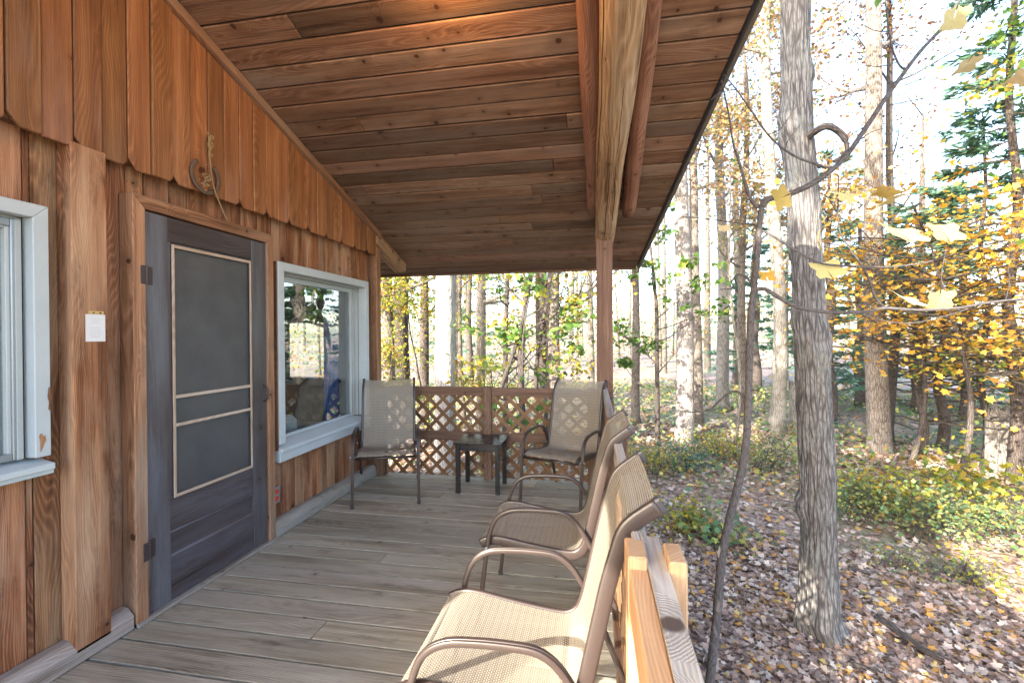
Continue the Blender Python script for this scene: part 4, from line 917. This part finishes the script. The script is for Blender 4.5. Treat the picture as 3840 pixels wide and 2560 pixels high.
stump(2985,14.2,42,1.3,'dark leaning stump between the mottled tan trunk and the oak')

# bent sapling in front, with its branches and big leaves
sp=thing('tulip_sapling',tuple(hity(2650,2640,2.6)),'bent grey sapling with curved branches and a few large pale leaves, outside the railing','sapling')
def br(pts,w,y0,y1,name='branch',n=5):
    m_=len(pts); P=[hity(x,y,y0+(y1-y0)*i/(m_-1)) for i,(x,y) in enumerate(pts)]; C=curve([tuple(p) for p in P],n); mb=MB(); k=len(C)
    mb.tube(C,[max(.0014,(w[0]+(w[1]-w[0])*i/(k-1))*(1+.10*noise.noise(Vector((i*.6,w[0]*900,0))))*2.6/1728/2) for i in range(k)],9,tint=(1,1,1,1)); return mb.build(name,M['twig'],sp,smooth=True)
BZ=hity(2600,3400,2.6)
br([(2640,3120),(2652,2700),(2668,2500),(2690,2300),(2705,2100),(2735,1950),(2775,1790),(2798,1660),(2808,1450),(2815,1200),(2826,1090),(2840,960),(2852,810),(2862,750)],(34,18),2.6,2.6,'trunk')
br([(2858,775),(2878,748),(2920,737),(2975,722),(3060,680),(3160,600),(3240,490),(3320,370),(3385,280),(3450,195),(3540,95),(3600,-5)],(24,8),2.6,2.5)
br([(2832,1085),(2870,1085),(2920,1115),(2990,1150),(3080,1168),(3180,1172),(3270,1165),(3320,1155),(3450,1162),(3590,1155),(3700,1135),(3850,1118)],(15,6),2.6,2.3)
br([(2855,865),(2890,880),(2960,925),(3060,980),(3140,995),(3300,1002),(3420,992),(3500,978)],(9,4),2.6,2.4)
br([(3318,1155),(3280,1110),(3260,1050),(3225,985),(3185,930),(3150,870),(3142,800),(3145,660)],(9,3.5),2.55,2.5)
br([(2820,1065),(2795,1035),(2765,1030),(2745,1055),(2748,1080),(2700,1085)],(10,3),2.6,2.7)
br([(2800,1520),(2778,1475),(2740,1470),(2700,1500),(2660,1535),(2600,1545),(2550,1540)],(11,3),2.6,2.9)
br([(3100,632),(3060,615),(3000,595),(2940,560),(2880,505),(2820,420),(2760,335),(2715,280)],(9,4),2.6,2.6)
br([(3395,265),(3370,240),(3345,180),(3335,120),(3325,50),(3320,-10)],(7,4),2.55,2.5)
br([(2842,780),(2815,745),(2795,690),(2770,600),(2750,540),(2735,440),(2712,330),(2705,300)],(13,3.5),2.6,2.7)
br([(2835,800+42),(2780,838),(2720,830),(2660,822),(2560,812)],(6,3),2.6,2.8)
for a in ([(3010,700),(3080,660),(3180,560),(3260,520)],[(3200,545),(3260,500),(3320,480)],[(3395,520-200),(3450,300),(3530,295)],[(3330,395),(3420,378),(3520,350)],[(3240,480),(3200,500),(3150,560)],[(3040,955),(3100,930),(3200,895),(3330,830)],[(3230,1165),(3260,1140),(3310,1120)],[(3250,1175),(3330,1205),(3430,1210),(3560,1180),(3640,1155)],[(3565,1155),(3545,1090),(3530,1040),(3545,950),(3560,900)],[(3770,1130),(3785,1060),(3780,1000)],[(2940,560),(2960,520),(3000,470)],[(2880,505),(2930,480),(2990,390)],[(2760,335),(2700,350),(2660,380)],[(2745,1540),(2720,1500),(2735,1480)],[(3142,800),(3115,760),(3095,730)],[(3335,120),(3280,115),(3230,90)],[(3360,235),(3300,250),(3240,245)]):
    br(a,(3.6,2.),2.57,2.5,'twig',4)
def bigleaf(x,y,size,ang,tilt,col,dep=2.5,spots=False,shape=0):
    c=hity(x,y,dep); S=[(0,0),(.16,.06),(.50,-.02),(.58,.22),(.44,.42),(.60,.66),(.50,.84),(.22,.78),(.04,.88),(-.2,.80),(-.5,.86),(-.60,.64),(-.42,.42),(-.56,.20),(-.46,0),(-.14,.06)]
    a=R_(ang); mb=MB(); X=RT*math.cos(a)+UP*math.sin(a); Yv=(-RT*math.sin(a)+UP*math.cos(a)); Yv=(Yv*math.cos(R_(tilt))+(-FW)*math.sin(R_(tilt))).normalized(); Z=X.cross(Yv)
    def pt(u,v): return c+X*(u*size)+Yv*((v-.4)*size)+Z*(.22*size*abs(u)**1.3-.12*size*(v-.5)**2)
    m0=(0,0); rib=[(0,.0),(0,.22),(0,.45),(0,.68),(0,.88)]
    # fan of quads on both sides of the midrib so that the leaf folds
    right=[(.16,.06),(.50,-.02),(.58,.22),(.44,.42),(.60,.66),(.50,.84),(.22,.78),(.04,.88)]
    for sgn in (1,-1):
        prev=(0,0)
        for k,(u,v) in enumerate(right):
            ctr=(0,.40); P=[pt(*ctr),pt(sgn*prev[0],prev[1]),pt(sgn*u,v)]
            if sgn<0: P=P[::-1]
            mb.poly(P,[(0,0),(.1,0),(0,.1)],(*col,1)); prev=(u,v)
    o=mb.build('leaf',M['leaf'],sp); so=o.modifiers.new('thick','SOLIDIFY'); so.thickness=.0006
PY=(.62,.55,.26)
for a in ((3575,75,.115,10,35,(.60,.56,.34)),(3620,248,.10,15,60,(.58,.52,.36)),(3830,290,.09,-10,60,(.6,.5,.35)),(3320,722,.09,-15,68,(.66,.52,.22)),(3310,762,.13,25,76,(.58,.50,.30)),(3380,875,.17,170,50,PY),(3395,1120,.13,160,60,(.62,.55,.38)),(3520,1128,.115,5,20,PY),(3100,1010,.13,190,35,PY),(3070,905,.09,100,60,PY),(2930,742,.10,-70,65,PY),(2875,1035,.07,180,25,(.55,.33,.05)),(3170,740,.085,170,30,PY),(3540,870,.13,180,30,(.62,.50,.22)),(2995,665,.06,120,55,PY),(3290,8,.06,60,40,(.15,.32,.06)),(2712,855,.05,180,30,(.6,.5,.3))): bigleaf(*a)

# ------------------------------------------------------------------ undergrowth
def bush(Sx,depth,w,h,palette,n,leaf,label,seed,shape='kite'):
    b=gpos(Sx,depth); palette='mixed' if palette=='green' else palette; h*=.72; w*=1.45; leaf*=.8; root=thing('bush',tuple(b),label,'bush','bushes of the undergrowth'); rnd=random.Random(seed); rng=np.random.default_rng(seed); mb=MB(); tips=[]
    for k in range(16):
        a=rnd.uniform(0,6.28); p=b+Vector((rnd.gauss(0,w*.07),rnd.gauss(0,w*.07),-.05)); limb(mb,p,Vector((math.cos(a)*.5,math.sin(a)*.5,1)),h*rnd.uniform(.6,1.1),.008,1,tips,rnd)
    mb.build('stems',M['twig'],root)
    cen=np.array([tuple(t[0]) for t in tips]); i=rng.integers(0,len(cen),n); cs,ws=PALS[palette]; pos=cen[i]+rng.normal(size=(n,3))*np.array([w*.12,w*.12,h*.10]); pos[:,2]=np.maximum(pos[:,2],b.z+.03)
    leaves('foliage',pos,leaf,pal(n,cs,ws,.3,rng)*rng.uniform(.7,1.2,(len(cen),1))[i],M['leaf'],root,flat=.3,rng=rng,shape=shape)
for i,a in enumerate([(2450,9.,1.4,.8,'yellowgreen',900,.06,'yellow bush past the end of the side railing'),(2570,9.4,1.3,.6,'pine',900,.06,'dark bluish bush at the foot of the mottled grey tree'),(2700,10.2,1.6,.7,'yellowgreen',900,.06,'yellow bush behind the bent sapling stem'),(2880,9.6,1.4,.75,'green',900,.06,'green bush left of the oak at mid distance'),(3190,7.4,1.2,.7,'green',1100,.06,'low green bush right beside the oak'),(3330,7.6,1.5,.9,'yellowgreen',800,.08,'bright lime bush in front of the smooth grey trunk'),(3480,7.,1.6,.8,'green',1300,.07,'broad green bush below the golden maple'),(3600,7.6,1.3,1.0,'yellowgreen',420,.12,'large-leaved lime bush by the stumps'),(3740,7.2,1.4,.7,'green',700,.06,'green bush near the right edge'),(3400,5.9,1.0,.4,'green',260,.05,'small low bush in the leaf litter'),(3650,5.8,1.0,.4,'yellowgreen',250,.05,'small yellowish bush close to the right edge'),(2560,6.6,1.1,.45,'yellowgreen',500,.07,'small yellow plant patch beyond the railing'),(2700,6.2,.8,.4,'green',200,.10,'few large green leaves near the sapling stem')]):
    bush(*a[:8],seed=100+i,shape='lobe' if a[6]>=.1 else 'kite')
def scatter(n,r0,r1,a0,a1,rng):
    r=np.sqrt(rng.uniform(r0*r0,r1*r1,n)); a=np.radians(rng.uniform(a0,a1,n)); x=r*np.sin(a); y=r*np.cos(a); return x,y
rng=np.random.default_rng(5)
def litter():
    P=[]
    for n,r0,r1 in ((56000,1.2,7),(36000,7,15),(10000,15,26)):
        x,y=scatter(n,r0,r1,-48,62,rng); P.append(np.stack([x,y,np.zeros(n)],1))
    P=np.concatenate(P); keep=~((P[:,0]<.25)&(P[:,1]<4.5)); P=P[keep]; P[:,2]=[tz(a,b)+.012+random.random()*.03 for a,b in P[:,:2]]
    n=len(P); r=np.hypot(P[:,0],P[:,1]); c=pal(n,[(.31,.22,.20),(.42,.32,.295),(.21,.14,.12),(.55,.48,.455),(.50,.26,.07),(.58,.42,.15)],[5,5,4,3,1.3,.7],.3,rng)
    tag(leaves('fallen_leaves',P,.031+.0050*r,c,M['litter'],flat=.75,rng=rng,shape='lobe'),'brown and mauve fallen leaves covering the ground of the wood','fallen leaves',kind='stuff')
litter()
def cover():
    n=26000; x,y=scatter(n,5.6,24,-46,60,rng); f=np.array([noise.noise(Vector((a*.45,b*.45,9))) for a,b in zip(x,y)]); r=np.hypot(x,y)
    keep=(f>-.06-.04*(r-6))&(rng.uniform(0,1,n)<np.clip((r-5.5)/5,.05,1)); x,y=x[keep],y[keep]; n=len(x); h=rng.uniform(.02,.42,n)*rng.uniform(.3,1,n)
    z=np.array([tz(a,b) for a,b in zip(x,y)])+h; c=pal(n,[(.15,.25,.10),(.11,.21,.13),(.32,.36,.11),(.52,.46,.14),(.48,.29,.10)],[4,4,3,2,1],.3,rng)
    tag(leaves('ground_cover',np.stack([x,y,z],1),.055+.0035*np.hypot(x,y),c,M['leaf'],flat=.4,rng=rng),'low green and yellow undergrowth among the fallen leaves','undergrowth',kind='stuff')
    mb=MB()
    for k in range(700):
        i=random.randrange(n); p=Vector((x[i],y[i],z[i]-h[i]-.02)); q=Vector((x[i],y[i],z[i])); mb.tube([p,(p+q)/2+Vector((random.gauss(0,.02),0,0)),q+Vector((random.gauss(0,.04),random.gauss(0,.04),.08))],[.003,.0025,.0015],4,cap=False)
    tag(mb.build('weed_stems',M['twig']),'thin bare stems of the undergrowth','stems',kind='stuff')
cover()
# fallen branches
for i,(pts,w,lb) in enumerate([([(3290,2315),(3380,2380),(3470,2440),(3560,2480)],30,'thick fallen branch lying right of the oak'),([(3180,2485),(3260,2510),(3330,2545),(3420,2600)],16,'thin fallen branch in the lower right leaf litter'),([(3180,2130),(3230,2140),(3290,2150)],18,'short fallen stick beside the oak trunk')]):
    P=[hitz(x,y,-1.26) for x,y in pts]; mb=MB(); C=curve([tuple(p) for p in P],5); mb.tube(C,[w*4.8/1728/2*(1-.5*k/len(C)) for k in range(len(C))],9)
    tag(mb.build('fallen_branch',M['dkbark'],smooth=True),lb,'branch','fallen branches')
# distant wood, one mass
def farwood():
    rnd=random.Random(3); r2=np.random.default_rng(8); mb=MB(); cen=[]
    for k in range(95):
        a=R_(rnd.uniform(-50,72)); r=rnd.uniform(24,62); x=r*math.sin(a); y=r*math.cos(a); z=tz(x,y); H=rnd.uniform(9,17); w=rnd.uniform(.06,.20); lx=rnd.gauss(0,.4)
        t=rnd.uniform(.7,1.3); mb.tube([(x,y,z-.2),(x+lx*.4,y,z+H*.4),(x+lx,y,z+H)],[w,w*.8,w*.25],6,cap=False,tint=(t,t,t,1))
        for q in range(5):
            h=rnd.uniform(.25,1.)*H; aa=rnd.uniform(0,6.28); L=rnd.uniform(1,2.6); p=Vector((x+lx*h/H,y,z+h)); e=p+Vector((math.cos(aa),math.sin(aa),.4))*L; mb.tube([p,e],[.03,.01],4,cap=False,tint=(t,t,t,1)); cen.append(tuple(e))
            if rnd.random()<.9: [cen.append((x+rnd.gauss(0,1.6),y+rnd.gauss(0,1.6),z+rnd.uniform(.3,4.5))) for _ in range(4)]
    tag(mb.build('distant_wood',M['bark'],smooth=True),'grey trunks of the distant wood','wood',kind='stuff')
    cen=np.array(cen); N=44000; i=r2.integers(0,len(cen),N); tone=r2.integers(0,3,len(cen))
    C=np.concatenate([PALS['yellowgreen'][0][:4],PALS['pine'][0],PALS['rust'][0]]); 
    col=np.where((tone[i]==0)[:,None],pal(N,*PALS['yellowgreen'],.3,r2),np.where((tone[i]==1)[:,None],pal(N,*PALS['pine'],.3,r2)*1.4,pal(N,*PALS['rust'],.3,r2)))
    tag(leaves('distant_foliage',cen[i]+r2.normal(size=(N,3))*np.array([.8,.8,.5]),0.15,col*1.25,M['leaf'],flat=.2,rng=r2),'mixed autumn foliage of the distant wood','foliage',kind='stuff')
farwood()

# ------------------------------------------------------------------ light
EL=R_(25.0); az=Vector((.57,.82)).normalized(); d=Vector((az.x*math.cos(EL),az.y*math.cos(EL),-math.sin(EL)))
sun=bpy.data.objects.new('sun',bpy.data.lights.new('sun','SUN')); COL.objects.link(sun); sun.rotation_euler=d.to_track_quat('-Z','Y').to_euler(); sun.data.energy=3.2; sun.data.angle=R_(.5); sun.data.color=(1,.90,.74)
w=bpy.data.worlds.new('World'); sc.world=w; w.use_nodes=True; nt=w.node_tree; nt.nodes.clear(); sky=nt.nodes.new('ShaderNodeTexSky'); sky.sky_type='NISHITA'; sky.sun_disc=False; sky.sun_elevation=EL; sky.sun_rotation=math.atan2(-d.x,-d.y); sky.dust_density=2.; bg=nt.nodes.new('ShaderNodeBackground'); bg.inputs[1].default_value=.15; out=nt.nodes.new('ShaderNodeOutputWorld'); nt.links.new(sky.outputs[0],bg.inputs[0]); nt.links.new(bg.outputs[0],out.inputs[0])
sc.view_settings.view_transform='Standard'; sc.view_settings.look='None'; sc.view_settings.gamma=1; sc.view_settings.exposure=2.95
sc.cycles.max_bounces=7; sc.cycles.diffuse_bounces=4; sc.cycles.transparent_max_bounces=8; sc.cycles.use_denoising=True
